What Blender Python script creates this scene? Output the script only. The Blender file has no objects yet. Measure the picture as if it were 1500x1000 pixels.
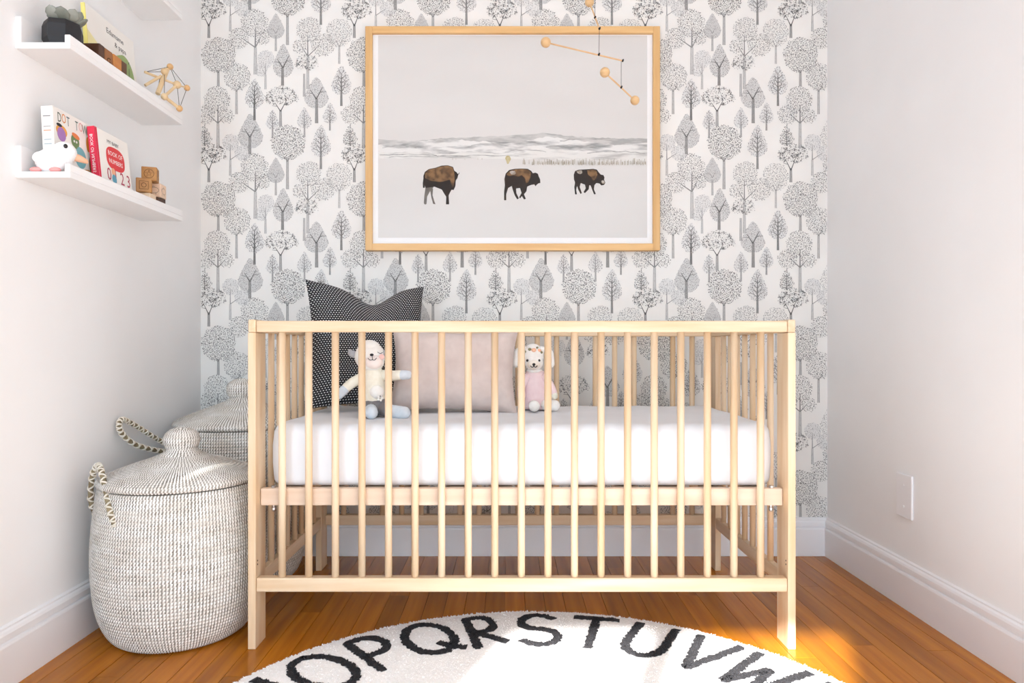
import bpy, bmesh, math, random
import numpy as np
from mathutils import Vector, Matrix, Euler

random.seed(7)
rng = np.random.default_rng(11)
SC = bpy.context.scene
COL = SC.collection
PI = math.pi

# ------------------------------------------------------------------ camera, world, sun, window light, exposure
EYE = 0.74                                   # camera height; camera stands at x=0, y=0 and looks along +Y
cam_d = bpy.data.cameras.new('camera'); cam = bpy.data.objects.new('camera', cam_d); COL.objects.link(cam)
cam_d.sensor_width = 36.0; cam_d.lens = 24.0; cam_d.shift_x = 5/1500; cam_d.shift_y = 9/1500
cam_d.clip_start = 0.02
cam.location = (0, 0, EYE); cam.rotation_euler = (PI/2, 0, 0)
SC.camera = cam

w = bpy.data.worlds.new('sky'); SC.world = w; w.use_nodes = True
bg = w.node_tree.nodes['Background']; bg.inputs[0].default_value = (0.80, 0.90, 1.0, 1); bg.inputs[1].default_value = 1.2

SUN_DIR = Vector((0.35, 0.93, -0.50)).normalized()
sl = bpy.data.lights.new('sun', 'SUN'); sl.energy = 22.0; sl.angle = math.radians(0.9); sl.color = (1.0, 0.98, 0.955)
so = bpy.data.objects.new('sun', sl); COL.objects.link(so); so.rotation_euler = SUN_DIR.to_track_quat('-Z', 'Y').to_euler()
so.location = (-2, -6, 5)

Y_FRONT = -1.8                               # wall with the windows, behind the camera
WIN_A = (-1.38, -0.46, 0.14, 1.99)           # x0, x1, z0, z1
WIN_FILL = (0.02, 1.04, 0.14, 2.30)  # unseen window added for more soft light
WIN_SPOT = (-2.26, -2.08, 2.26, 2.47)  # unseen opening added so a sunbeam reaches the basket lids
def window_light(name, win, energy):
    l = bpy.data.lights.new(name, 'AREA'); l.shape = 'RECTANGLE'; l.size = win[1]-win[0]; l.size_y = win[3]-win[2]
    l.energy = energy; l.color = (0.60, 0.82, 1.0)
    o = bpy.data.objects.new(name, l); COL.objects.link(o)
    o.location = ((win[0]+win[1])/2, Y_FRONT+0.02, (win[2]+win[3])/2); o.rotation_euler = (PI/2, 0, 0)
    o.rotation_euler = Vector((0, 1, 0)).to_track_quat('-Z', 'Y').to_euler()
window_light('window_daylight_a', WIN_A, 42)
window_light('window_daylight_b', WIN_FILL, 23)  # fill lamp standing in the added window

vs = SC.view_settings
vs.view_transform = 'Standard'; vs.look = 'None'; vs.exposure = 0.0; vs.gamma = 1.0; vs.use_curve_mapping = False
SC.cycles.max_bounces = 10; SC.cycles.diffuse_bounces = 6; SC.cycles.transparent_max_bounces = 12

# ------------------------------------------------------------------ helpers
def lin(c):
    if isinstance(c, (int, float)): c = (c, c, c)
    return tuple(((v/255)/12.92 if v/255 <= 0.04045 else ((v/255+0.055)/1.055)**2.4) for v in c)

def P(px, py, Y):
    return Vector(((px-745)*Y/1000.0, Y, EYE-(py-509)*Y/1000.0))

MATS = {}
def mat(name, c1, c2=None, rough=0.6, scale=8.0, stretch=(1, 1, 1), bump=0.0, bscale=None, detail=4.0, spec=0.5,
        ramp=(0.35, 0.65), rand=0.0, coat=0.0, coord='Object', sheen=0.0, metallic=0.0):
    if name in MATS: return MATS[name]
    m = bpy.data.materials.new(name); m.use_nodes = True
    nt = m.node_tree; b = nt.nodes['Principled BSDF']
    b.inputs['Roughness'].default_value = rough
    b.inputs['Specular IOR Level'].default_value = spec
    b.inputs['Coat Weight'].default_value = coat
    b.inputs['Coat Roughness'].default_value = 0.12
    b.inputs['Metallic'].default_value = metallic
    if sheen: b.inputs['Sheen Weight'].default_value = sheen
    tc = nt.nodes.new('ShaderNodeTexCoord'); mp = nt.nodes.new('ShaderNodeMapping')
    mp.inputs['Scale'].default_value = stretch
    nt.links.new(tc.outputs[coord], mp.inputs[0])
    nz = nt.nodes.new('ShaderNodeTexNoise'); nz.noise_dimensions = '4D'
    nz.inputs['Scale'].default_value = scale; nz.inputs['Detail'].default_value = detail
    nt.links.new(mp.outputs[0], nz.inputs['Vector'])
    oi = nt.nodes.new('ShaderNodeObjectInfo')
    mw = nt.nodes.new('ShaderNodeMath'); mw.operation = 'MULTIPLY'; mw.inputs[1].default_value = 40.0
    nt.links.new(oi.outputs['Random'], mw.inputs[0]); nt.links.new(mw.outputs[0], nz.inputs['W'])
    rp = nt.nodes.new('ShaderNodeValToRGB')
    rp.color_ramp.elements[0].position = ramp[0]; rp.color_ramp.elements[1].position = ramp[1]
    rp.color_ramp.elements[0].color = (*c1, 1); rp.color_ramp.elements[1].color = (*(c2 or c1), 1)
    nt.links.new(nz.outputs['Fac'], rp.inputs[0])
    out = rp.outputs[0]
    if rand:
        hs = nt.nodes.new('ShaderNodeHueSaturation')
        mr = nt.nodes.new('ShaderNodeMapRange'); mr.inputs['To Min'].default_value = 1-rand; mr.inputs['To Max'].default_value = 1+rand
        nt.links.new(oi.outputs['Random'], mr.inputs['Value']); nt.links.new(mr.outputs[0], hs.inputs['Value'])
        nt.links.new(out, hs.inputs['Color']); out = hs.outputs[0]
    nt.links.new(out, b.inputs['Base Color'])
    if bump:
        n2 = nt.nodes.new('ShaderNodeTexNoise'); n2.inputs['Scale'].default_value = bscale or scale*4; n2.inputs['Detail'].default_value = 3
        nt.links.new(mp.outputs[0], n2.inputs['Vector'])
        bp = nt.nodes.new('ShaderNodeBump'); bp.inputs['Strength'].default_value = bump; bp.inputs['Distance'].default_value = 0.002
        nt.links.new(n2.outputs['Fac'], bp.inputs['Height']); nt.links.new(bp.outputs[0], b.inputs['Normal'])
    MATS[name] = m
    return m

ORIGIN = {}
def setp(o, label=None, cat=None, group=None, kind=None):
    if label: o['label'] = label
    if cat: o['category'] = cat
    if group: o['group'] = group
    if kind: o['kind'] = kind
    return o

def thing(name, loc, label, cat, group=None):
    o = bpy.data.objects.new(name, None); COL.objects.link(o); o.location = loc; o.empty_display_size = 0.05
    ORIGIN[o.name] = Vector(loc)
    return setp(o, label, cat, group)

def mesh_data(name, V, F, m, smooth=False, uv=None, cols=None):
    me = bpy.data.meshes.new(name)
    V = np.asarray(V, dtype=np.float64).reshape(-1, 3)
    me.from_pydata(V.tolist(), [], F if isinstance(F, list) else F.tolist())
    me.update()
    if m: me.materials.append(m)
    if smooth: me.polygons.foreach_set('use_smooth', [True]*len(me.polygons))
    if uv is not None:
        ul = me.uv_layers.new(name='UVMap')
        li = np.zeros(len(me.loops), dtype=np.int32); me.loops.foreach_get('vertex_index', li)
        ul.data.foreach_set('uv', np.asarray(uv, dtype=np.float32)[li].ravel())
    if cols is not None:
        a = me.color_attributes.new('Col', 'FLOAT_COLOR', 'POINT')
        c = np.ones((len(V), 4), dtype=np.float32); c[:, :3] = np.asarray(cols, dtype=np.float32).reshape(len(V), -1)
        a.data.foreach_set('color', c.ravel())
    return me

def obj(name, V, F, m, parent=None, origin=None, smooth=False, bevel=0.0, uv=None, cols=None, kind=None, seg=1):
    """one mesh object from world coordinates; origin = parent's origin for a part"""
    if parent is not None: org = ORIGIN[parent.name]
    else: org = Vector(origin if origin is not None else (0, 0, 0))
    V = np.asarray([tuple(v) for v in V] if not isinstance(V, np.ndarray) else V, dtype=np.float64).reshape(-1, 3) - np.array(org)
    me = mesh_data(name, V, F, m, smooth, uv, cols)
    if bevel:
        bm = bmesh.new(); bm.from_mesh(me)
        bmesh.ops.bevel(bm, geom=list(bm.edges), offset=bevel, segments=seg, affect='EDGES', profile=0.5, clamp_overlap=True)
        bm.to_mesh(me); bm.free()
    o = bpy.data.objects.new(name, me); COL.objects.link(o)
    if parent is not None: o.parent = parent
    else: o.location = org
    ORIGIN[o.name] = org
    if kind: o['kind'] = kind
    return o

def inst(o_or_me, name, parent, loc, rot=None, scale=None):
    me = o_or_me.data if hasattr(o_or_me, 'data') else o_or_me
    o = bpy.data.objects.new(name, me); COL.objects.link(o); o.parent = parent; o.location = loc
    if rot is not None: o.rotation_euler = rot
    if scale is not None: o.scale = scale
    return o

def join(*parts):
    V = []; F = []
    for v, f in parts:
        k = len(V); V += [tuple(x) for x in v]; F += [tuple(i+k for i in q) for q in f]
    return V, F

def box(x0, x1, y0, y1, z0, z1):
    V = [(x0, y0, z0), (x1, y0, z0), (x1, y1, z0), (x0, y1, z0), (x0, y0, z1), (x1, y0, z1), (x1, y1, z1), (x0, y1, z1)]
    F = [(0, 3, 2, 1), (4, 5, 6, 7), (0, 1, 5, 4), (1, 2, 6, 5), (2, 3, 7, 6), (3, 0, 4, 7)]
    return V, F

def cube_at(c, s, rz=0.0):
    V, F = box(-s[0]/2, s[0]/2, -s[1]/2, s[1]/2, -s[2]/2, s[2]/2)
    M = Matrix.Translation(c) @ Matrix.Rotation(rz, 4, 'Z')
    return [tuple(M @ Vector(v)) for v in V], F

def lathe(profile, c=(0, 0, 0), n=32, cap=True):
    """profile: (r, z) from bottom to top"""
    V = []; F = []
    for r, z in profile:
        for i in range(n):
            a = 2*PI*i/n; V.append((c[0]+r*math.cos(a), c[1]+r*math.sin(a), c[2]+z))
    for k in range(len(profile)-1):
        for i in range(n):
            j = (i+1) % n
            F.append((k*n+i, k*n+j, (k+1)*n+j, (k+1)*n+i))
    if cap:
        F.append(tuple(range(n-1, -1, -1))); k = (len(profile)-1)*n; F.append(tuple(range(k, k+n)))
    return V, F

def ellipsoid(c, r, n=20, rot=None, power=1.0):
    V = []; F = []; rings = max(6, n//2)
    R = rot.to_matrix() if rot is not None else Matrix.Identity(3)
    c = Vector(c)
    V.append(c + R @ Vector((0, 0, -r[2])))
    for k in range(1, rings):
        t = -PI/2 + PI*k/rings
        for i in range(n):
            a = 2*PI*i/n
            V.append(c + R @ Vector((r[0]*math.cos(t)*math.cos(a), r[1]*math.cos(t)*math.sin(a), r[2]*math.sin(t))))
    V.append(c + R @ Vector((0, 0, r[2])))
    for i in range(n): F.append((0, 1+(i+1) % n, 1+i))
    for k in range(rings-2):
        for i in range(n):
            j = (i+1) % n; F.append((1+k*n+i, 1+k*n+j, 1+(k+1)*n+j, 1+(k+1)*n+i))
    top = len(V)-1; k = 1+(rings-2)*n
    for i in range(n): F.append((k+i, k+(i+1) % n, top))
    return V, F

def tube(path, rad, n=10, closed=False):
    """swept tube through points, radius scalar or list, rounded ends"""
    pts = [Vector(p) for p in path]; N = len(pts)
    rr = rad if isinstance(rad, (list, tuple)) else [rad]*N
    V = []; F = []
    up = None
    for k in range(N):
        if closed: t = pts[(k+1) % N]-pts[k-1]
        else: t = pts[min(k+1, N-1)]-pts[max(k-1, 0)]
        t.normalize()
        if up is None: up = t.orthogonal().normalized()
        else:
            up = (up - t*up.dot(t)).normalized()
        s = t.cross(up)
        for i in range(n):
            a = 2*PI*i/n; V.append(pts[k] + (up*math.cos(a)+s*math.sin(a))*rr[k])
    M = N if closed else N-1
    for k in range(M):
        k2 = (k+1) % N
        for i in range(n):
            j = (i+1) % n; F.append((k*n+i, k*n+j, k2*n+j, k2*n+i))
    if not closed:
        F.append(tuple(range(n-1, -1, -1))); F.append(tuple(range((N-1)*n, N*n)))
    return V, F

def smooth_path(ctrl, n=8, closed=False):
    """Catmull-Rom through control points"""
    c = [Vector(p) for p in ctrl]; out = []
    N = len(c)
    for k in range(N if closed else N-1):
        p0 = c[k-1] if (k > 0 or closed) else c[0]; p1 = c[k]; p2 = c[(k+1) % N]
        p3 = c[(k+2) % N] if (closed or k+2 < N) else c[-1]
        for i in range(n):
            t = i/n
            out.append(0.5*((2*p1)+(p2-p0)*t+(2*p0-5*p1+4*p2-p3)*t*t+(3*p1-p0-3*p2+p3)*t**3))
    if not closed: out.append(c[-1])
    return out

def limb(ctrl, rad, n=12, per=5):
    """rounded limb: smooth tube with hemispherical ends; rad = list per control point"""
    pts = smooth_path(ctrl, per)
    m = len(ctrl)
    rr = []
    for k in range(len(pts)):
        t = k/(len(pts)-1)*(m-1); i = min(int(t), m-2); f = t-i
        rr.append(rad[i]*(1-f)+rad[i+1]*f)
    d0 = (pts[0]-pts[1]).normalized(); d1 = (pts[-1]-pts[-2]).normalized()
    pre = []; prr = []
    for a in (85, 60, 35, 15):
        pre.append(pts[0]+d0*rr[0]*math.sin(math.radians(a))); prr.append(rr[0]*math.cos(math.radians(a)))
    post = []; porr = []
    for a in (15, 35, 60, 85):
        post.append(pts[-1]+d1*rr[-1]*math.sin(math.radians(a))); porr.append(rr[-1]*math.cos(math.radians(a)))
    return tube(pre+pts+post, prr+rr+porr, n)

def prism(poly, T, w0, w1):
    """extrude polygon (u,v) between w0..w1 through T(u,v,w)"""
    n = len(poly)
    V = [T(u, v, w0) for u, v in poly]+[T(u, v, w1) for u, v in poly]
    F = [tuple(range(n-1, -1, -1)), tuple(range(n, 2*n))]+[(i, (i+1) % n, n+(i+1) % n, n+i) for i in range(n)]
    return V, F

def ring2d(cx, cy, rx, ry, n=24, rot=0):
    c, s = math.cos(rot), math.sin(rot)
    return [(cx+rx*math.cos(2*PI*i/n)*c-ry*math.sin(2*PI*i/n)*s, cy+rx*math.cos(2*PI*i/n)*s+ry*math.sin(2*PI*i/n)*c) for i in range(n)]

def text2d(s, size, align='CENTER', squash=1.0):
    cu = bpy.data.curves.new('t', 'FONT'); cu.body = s; cu.size = size; cu.align_x = align; cu.align_y = 'CENTER'
    cu.resolution_u = 2
    o = bpy.data.objects.new('t', cu); COL.objects.link(o)
    me = bpy.data.meshes.new_from_object(o)
    V = [(v.co.x*squash, v.co.y) for v in me.vertices]; F = [tuple(p.vertices) for p in me.polygons]
    bpy.data.objects.remove(o); bpy.data.curves.remove(cu); bpy.data.meshes.remove(me)
    return V, F

def strokes2d(lines, wid, jag=0.0, step=None):
    """2D ribbons for polylines -> V2, F"""
    V = []; F = []
    for ln in lines:
        pts = [Vector((*p, 0)) for p in ln]
        if step:
            q = [pts[0]]
            for a, b in zip(pts, pts[1:]):
                n = max(1, int((b-a).length/step))
                q += [a+(b-a)*(i/n) for i in range(1, n+1)]
            pts = q
        N = len(pts); k = len(V)
        for i, p in enumerate(pts):
            t = (pts[min(i+1, N-1)]-pts[max(i-1, 0)]).normalized(); nn = Vector((-t.y, t.x, 0))
            w1 = wid/2*(1+jag*random.uniform(-1, 1)); w2 = wid/2*(1+jag*random.uniform(-1, 1))
            e = Vector((0, 0, 0))
            if i == 0: e = -t*wid*0.3
            if i == N-1: e = t*wid*0.3
            V.append(tuple((p+e+nn*w1)[:2])); V.append(tuple((p+e-nn*w2)[:2]))
        F += [(k+2*i, k+2*i+1, k+2*i+3, k+2*i+2) for i in range(N-1)]
    return V, F

def solid2d(V2, F2, T, w0, w1):
    """give a flat 2D mesh thickness"""
    n = len(V2); V = [T(u, v, w1) for u, v in V2]+[T(u, v, w0) for u, v in V2]
    edges = {}
    for f in F2:
        for a, b in zip(f, f[1:]+f[:1]): edges[(a, b)] = 1
    F = [tuple(f) for f in F2]+[tuple(i+n for i in reversed(f)) for f in F2]
    for (a, b) in edges:
        if (b, a) not in edges: F.append((b, a, a+n, b+n))
    return V, F

# ------------------------------------------------------------------ materials
M_wall = mat('white_wall_paint', lin(240), lin(236), rough=0.75, scale=3, bump=0.03, bscale=60)
M_trim = mat('white_trim_paint', lin((238, 237, 238)), lin((233, 232, 234)), rough=0.38, scale=3)
M_paper = mat('wallpaper_ground', lin((233, 231, 226)), lin((228, 226, 222)), rough=0.85, scale=4)
M_ceil = mat('ceiling_paint', lin(240), lin(236), rough=0.9)
def wood(name, a, b, axis, rough=0.42, scale=9, spec=0.4, bump=0.06):
    st = {'x': (0.12, 1.6, 1.6), 'y': (1.6, 0.12, 1.6), 'z': (1.6, 1.6, 0.12)}[axis]
    return mat(name, a, b, rough=rough, scale=scale*3, stretch=st, bump=bump, bscale=scale*9, spec=spec, rand=0.05, detail=5)
CW1, CW2 = lin((227, 204, 174)), lin((213, 180, 141))
M_wx, M_wy, M_wz = (wood('birch_'+a, CW1, CW2, a) for a in 'xyz')
M_frame_x = wood('frame_oak_x', lin((226, 186, 130)), lin((211, 166, 108)), 'x')
M_frame_z = wood('frame_oak_z', lin((226, 186, 130)), lin((211, 166, 108)), 'z')
M_plank = mat('oak_plank', lin((142, 78, 8)), lin((196, 122, 22)), rough=0.24, scale=18, stretch=(2.2, 0.14, 1), ramp=(0.22, 0.8), bump=0.05, bscale=60, rand=0.22, detail=6, spec=0.28, coat=0.05)
M_white_mdf = mat('white_lacquer', lin(242), lin(238), rough=0.5, scale=3)
M_black = mat('black_thread', lin(22), lin(30), rough=0.8)
M_steel = mat('zinc_steel', lin(190), lin(170), rough=0.3, metallic=1.0)
# ------------------------------------------------------------------ room shell
XL, XR, YB, ZC = -1.10, 1.139, 2.44, 2.60     # left wall, right wall, back wall, ceiling
XO, YN = -2.40, 0.85                          # the room widens to the left nearer the camera

def struct(o, label, cat):
    return setp(o, label, cat, kind='structure')

fl = obj('floor', *join(box(XO-0.1, XR+0.1, Y_FRONT-0.1, YB+0.1, -0.12, -0.02), box(XL, XR, Y_FRONT, 0.75, -0.02, 0), box(XO, XL, Y_FRONT, YN, -0.02, 0)), M_plank)
struct(fl, 'glossy orange-brown oak strip floor', 'floor')
PW = 0.0574
ncol = int(math.ceil((XR-XL)/PW))
for i in range(ncol):
    x0 = XL+i*PW; x1 = min(x0+PW-0.0012, XR)
    y = 0.75
    first = True
    while y < YB-0.001:
        L = random.uniform(0.15, 0.8) if first else random.uniform(0.45, 1.15)
        first = False
        y1 = min(y+L, YB)
        if YB-y1 < 0.12: y1 = YB
        dz = random.uniform(-0.0004, 0)
        V, F = box(x0, x1, y, y1-0.0007, -0.02, dz)
        obj('plank', V, F, M_plank, parent=fl)
        y = y1

wb = struct(obj('wall_back', *box(XL, XR, YB, YB+0.1, 0, ZC), M_paper), 'back wall papered with grey line-drawn trees on off-white', 'wall')
wl = struct(obj('wall_left', *box(XL-0.1, XL, YN, YB+0.1, 0, ZC), M_wall), 'plain white wall carrying the picture ledges', 'wall')
wr = struct(obj('wall_right', *box(XR, XR+0.1, Y_FRONT-0.1, YB+0.1, 0, ZC), M_wall), 'plain white wall with a blank switch plate', 'wall')
struct(obj('wall_nook', *box(XO, XL-0.1, YN, YN+0.1, 0, ZC), M_wall), 'short white return wall where the room widens', 'wall')
struct(obj('wall_outer_left', *box(XO-0.1, XO, Y_FRONT-0.1, YN+0.1, 0, ZC), M_wall), 'white side wall of the wider room part', 'wall')
struct(obj('ceiling', *box(XO-0.1, XR+0.1, Y_FRONT-0.1, YB+0.1, ZC, ZC+0.1), M_ceil), 'flat white ceiling', 'ceiling')
# window wall behind the camera, open where the windows are
wins = [WIN_A, WIN_FILL, WIN_SPOT]
xs = sorted({XO, XR, *[v for q in wins for v in q[:2]]}); zs = sorted({0, ZC, *[v for q in wins for v in q[2:]]})
parts = []
for a, b in zip(xs, xs[1:]):
    for c, d in zip(zs, zs[1:]):
        mx, mz = (a+b)/2, (c+d)/2
        if not any(q[0] < mx < q[1] and q[2] < mz < q[3] for q in wins):
            parts.append(box(a, b, Y_FRONT-0.1, Y_FRONT, c, d))
struct(obj('wall_front', *join(*parts), M_wall), 'white window wall facing the crib', 'wall')
for n, q in enumerate(wins):
    t = 0.03
    fr = [box(q[0], q[0]+t, Y_FRONT-0.09, Y_FRONT-0.03, q[2], q[3]), box(q[1]-t, q[1], Y_FRONT-0.09, Y_FRONT-0.03, q[2], q[3]),
          box(q[0]+t, q[1]-t, Y_FRONT-0.09, Y_FRONT-0.03, q[2], q[2]+t), box(q[0]+t, q[1]-t, Y_FRONT-0.09, Y_FRONT-0.03, q[3]-t, q[3])]
    if n < 2:
        mx = -0.95 if n == 0 else (q[0]+q[1])/2
        fr.append(box(mx-0.035, mx+0.035, Y_FRONT-0.09, Y_FRONT-0.03, q[2]+t, q[3]-t))
    struct(obj('window_%d' % (n+1), *join(*fr), M_trim), ['white casement window with a centre post', 'tall white window with a centre post', 'small high transom window'][n], 'window')

# baseboards: moulded profile (distance from wall, height)
BP = [(0, 0), (0.017, 0), (0.017, 0.094), (0.0155, 0.099), (0.010, 0.1015), (0.010, 0.104), (0.0135, 0.106), (0.0135, 0.118), (0.011, 0.124), (0.0065, 0.1275), (0.0065, 0.1315), (0, 0.135)]
def baseboard(name, T, L, label):
    V, F = prism(BP, T, 0, L)
    struct(obj(name, V, F, M_trim), label, 'baseboard')
baseboard('baseboard_back', lambda u, v, w_: (XL+w_, YB-u, v), XR-XL, 'white moulded baseboard under the wallpaper')
baseboard('baseboard_left', lambda u, v, w_: (XL+u, YN+w_, v), YB-YN, 'white moulded baseboard behind the woven baskets')
baseboard('baseboard_right', lambda u, v, w_: (XR-u, Y_FRONT+w_, v), YB-Y_FRONT, 'white moulded baseboard below the blank switch plate')

# ------------------------------------------------------------------ wallpaper print: one .52 x .515 m repeat, drawn as flat ink
K = 0.0005856; TW, TH = 888, 880
M_ink = bpy.data.materials.new('wallpaper_ink'); M_ink.use_nodes = True
_nt = M_ink.node_tree; _b = _nt.nodes['Principled BSDF']; _b.inputs['Roughness'].default_value = 0.85
_a = _nt.nodes.new('ShaderNodeVertexColor'); _a.layer_name = 'Col'; _nt.links.new(_a.outputs[0], _b.inputs['Base Color'])

INKN = [0]; POLN = [0]
IV, IT, IC = [], [], []          # ink vertices (cx, cy, layer), triangles, colours
def ink_poly(pts, g, layer):
    POLN[0] += 1; layer += 0.02*POLN[0]
    k = len(IV)
    cx = sum(p[0] for p in pts)/len(pts); cy = sum(p[1] for p in pts)/len(pts)
    IV.append((cx, cy, layer)); IC.append(g)
    for p in pts: IV.append((p[0], p[1], layer)); IC.append(g)
    n = len(pts)
    for i in range(n): IT.append((k, k+1+i, k+1+(i+1) % n))
def ink_line(p, q, w0, w1, g, layer=2):
    INKN[0] += 1; layer += (INKN[0] % 97)*0.009
    dx, dy = q[0]-p[0], q[1]-p[1]; L = math.hypot(dx, dy) or 1; nx, ny = -dy/L, dx/L
    k = len(IV)
    for (a, ww) in ((p, w0), (q, w1)):
        for s in (-1, 1): IV.append((a[0]+nx*ww*s/2, a[1]+ny*ww*s/2, layer)); IC.append(g)
    IT.append((k, k+1, k+3)); IT.append((k, k+3, k+2))
def ink_dot(x, y, r, g, layer=3):
    a = random.uniform(0, 6.28); k = len(IV); layer += random.uniform(0, 0.95)
    for i in range(4):
        rr = r*random.uniform(0.7, 1.2)
        IV.append((x+rr*math.cos(a+i*PI/2), y+rr*math.sin(a+i*PI/2), layer)); IC.append(g)
    IT.append((k, k+1, k+2)); IT.append((k, k+2, k+3))
def inside(shape, u, v):
    # u, v in -1..1 (v up)
    if shape == 'drop':
        half = math.sqrt(max(0, 1-((v+0.28)/0.72)**2)) if v < -0.28 else max(0, (1-(v+0.28)/1.28))**0.72
        return abs(u) < half
    if shape == 'dome':
        if v < 0: return abs(u) < 1 and v > -0.45*math.sqrt(max(0, 1-u*u))-0.1*math.sin(7*u)
        return u*u+v*v < 1
    a = math.atan2(v, u)
    return u*u+v*v < 1+0.06*math.sin(9*a)
def crown(cx, cy, rx, ry, shape='round', sp=8.5, g=(0.10, 0.34), r=2.5, fill=None, star=0):
    if fill is not None:
        pts = []
        for i in range(40):
            a = 2*PI*i/40
            t = 1.25
            while t > 0.05 and not inside(shape, t*math.cos(a), t*math.sin(a)): t -= 0.03
            pts.append((cx+rx*t*math.cos(a), cy-ry*t*math.sin(a)))
        ink_poly(pts, fill, 0)
    y = -1.0
    while y <= 1.0:
        x = -1.0
        while x <= 1.0:
            u = x+random.uniform(-.5, .5)*sp/rx; v = y+random.uniform(-.5, .5)*sp/ry
            if inside(shape, u, v): ink_dot(cx+u*rx, cy-v*ry, r*random.uniform(0.85, 1.6), random.uniform(*g)*0.95)
            x += sp/rx
        y += sp/ry
    if star:
        for _ in range(star):
            for _t in range(20):
                u, v = random.uniform(-1, 1), random.uniform(-1, 1)
                if inside(shape, u*1.03, v*1.03): break
            ink_dot(cx+u*rx, cy-v*ry, random.uniform(3.4, 4.8), random.uniform(0.06, 0.16), 4)
            for _k in range(4):
                a = random.uniform(0, 6.28)
                ink_line((cx+u*rx, cy-v*ry), (cx+u*rx+11*math.cos(a), cy-v*ry+11*math.sin(a)), 1.6, 0.8, 0.2, 3)
def trunk(x, y0, y1, wd, g):
    g = min(0.6, g*1.25)
    ink_line((x, y0), (x, y1), wd*0.75, wd, g, 1)
    for s in (-0.45, 0.45): ink_line((x+s*wd*0.75, y0), (x+s*wd, y1), 1.8, 1.8, g*0.55, 2)
    n = int((y1-y0)/14)
    for i in range(n):
        yy = y0+(y1-y0)*(i+random.random())/n; xx = x+random.uniform(-.35, .35)*wd
        ink_line((xx, yy), (xx, min(yy+10, y1)), 1.4, 1.0, g*0.6, 2)
def fork(x, y, h, spread, wd, g):
    ink_line((x, y), (x-spread, y-h*0.75), wd, wd*0.4, g); ink_line((x, y), (x+spread*1.1, y-h), wd, wd*0.35, g)
    ink_line((x-spread*.6, y-h*.45), (x-spread*1.5, y-h*0.5), wd*.5, wd*.25, g); ink_line((x+spread*.6, y-h*.55), (x+spread*1.7, y-h*.62), wd*.5, wd*.25, g)
def twigs(x, y, ang, L, wd, g, depth):
    q = (x+L*math.cos(ang), y-L*math.sin(ang)); ink_line((x, y), q, wd, wd*0.65, g)
    if depth == 0: return
    for da in (random.uniform(0.25, 0.6), -random.uniform(0.25, 0.6)):
        twigs(q[0], q[1], ang+da, L*random.uniform(0.6, 0.8), wd*0.62, g, depth-1)
def bare(cx, cy, rx, ry, base, g, dots=(0.16, 0.42), dep=2, tw=14):
    crown(cx, cy, rx, ry, 'drop', 9, dots, 2.4, fill=0.76)
    b = cy+ry*0.75
    trunk(cx, b, base, tw, g)
    ink_line((cx, b), (cx, cy-ry*0.1), tw*.8, tw*.45, g)
    for k in range(4):
        yy = b-ry*0.28*k
        for s in (-1, 1):
            twigs(cx, yy, PI/2+s*random.uniform(0.6, 0.95), rx*(0.42-0.05*k), tw*0.34, g*0.8, dep)
    twigs(cx, cy-ry*0.1, PI/2, ry*0.3, tw*.4, g*.8, 2)
def lobes(cs, x, y0, y1, fork_y, wd, g, dg, sp=8, r=2.4, fill=None):
    for c in cs: crown(c[0], c[1], c[2], c[3], 'round', sp, dg, r, fill)
    trunk(x, fork_y, y1, wd, g)
    ink_line((x, fork_y), (x, y0), wd*.45, wd*.2, g*.6)
    for c in cs[1:]:
        s = 1 if c[0] > x else -1
        ink_line((x, fork_y), (c[0]-s*c[2]*0.25, c[1]-c[3]*0.05), wd*.35, wd*.15, g*.6)

# the trees of one repeat, back to front
lobes([(200, 870, 52, 52), (272, 935, 50, 48)], 197, 880, 1072, 975, 14, 0.55, (0.34, 0.58), 8, 2.2, 0.76)
lobes([(415, 360, 52, 54), (383, 425, 40, 42)], 412, 385, 545, 455, 13, 0.56, (0.36, 0.58), 8, 2.2, 0.76)
crown(860, 200, 82, 88, 'round', 8, (0.22, 0.5), 2.3, None); trunk(862, 275, 390, 12, 0.5); fork(862, 285, 55, 22, 3, 0.3)
crown(665, 395, 76, 66, 'dome', 10, (0.2, 0.45), 2.4, None, 24); trunk(648, 450, 590, 15, 0.42)
crown(475, 160, 54, 78, 'drop', 8, (0.3, 0.5), 2.0, 0.62); trunk(475, 215, 312, 12, 0.40); fork(475, 205, 45, 20, 3, 0.2)
crown(550, 870, 106, 108, 'round', 8, (0.08, 0.42), 2.8, None); trunk(546, 965, 1155, 18, 0.38); fork(546, 985, 45, 25, 4, 0.2)
bare(750, 860, 62, 100, 1032, 0.24)
crown(125, 335, 106, 108, 'round', 8, (0.10, 0.42), 2.7, None); trunk(124, 430, 527, 16, 0.36); fork(124, 445, 50, 26, 4, 0.18)
lobes([(345, 140, 84, 86), (250, 235, 63, 66), (396, 228, 48, 48)], 350, 170, 455, 290, 22, 0.46, (0.10, 0.4))
lobes([(675, 180, 76, 78), (762, 275, 72, 70), (622, 285, 44, 44)], 670, 220, 545, 345, 18, 0.46, (0.16, 0.45))
crown(520, 370, 64, 105, 'drop', 8, (0.2, 0.45), 2.2, 0.68); trunk(516, 410, 523, 18, 0.24); fork(518, 415, 75, 34, 8, 0.12)
crown(240, 470, 82, 84, 'round', 8, (0.14, 0.45), 2.6, None); trunk(235, 545, 697, 15, 0.42); fork(236, 560, 45, 22, 3.5, 0.25)
crown(722, 565, 76, 98, 'drop', 8, (0.22, 0.46), 2.2, 0.68); trunk(724, 600, 752, 20, 0.26); fork(722, 605, 75, 36, 8, 0.12)
bare(875, 490, 62, 92, 647, 0.22)
bare(455, 730, 42, 62, 842, 0.36, (0.2, 0.5), 1, 10)
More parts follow.
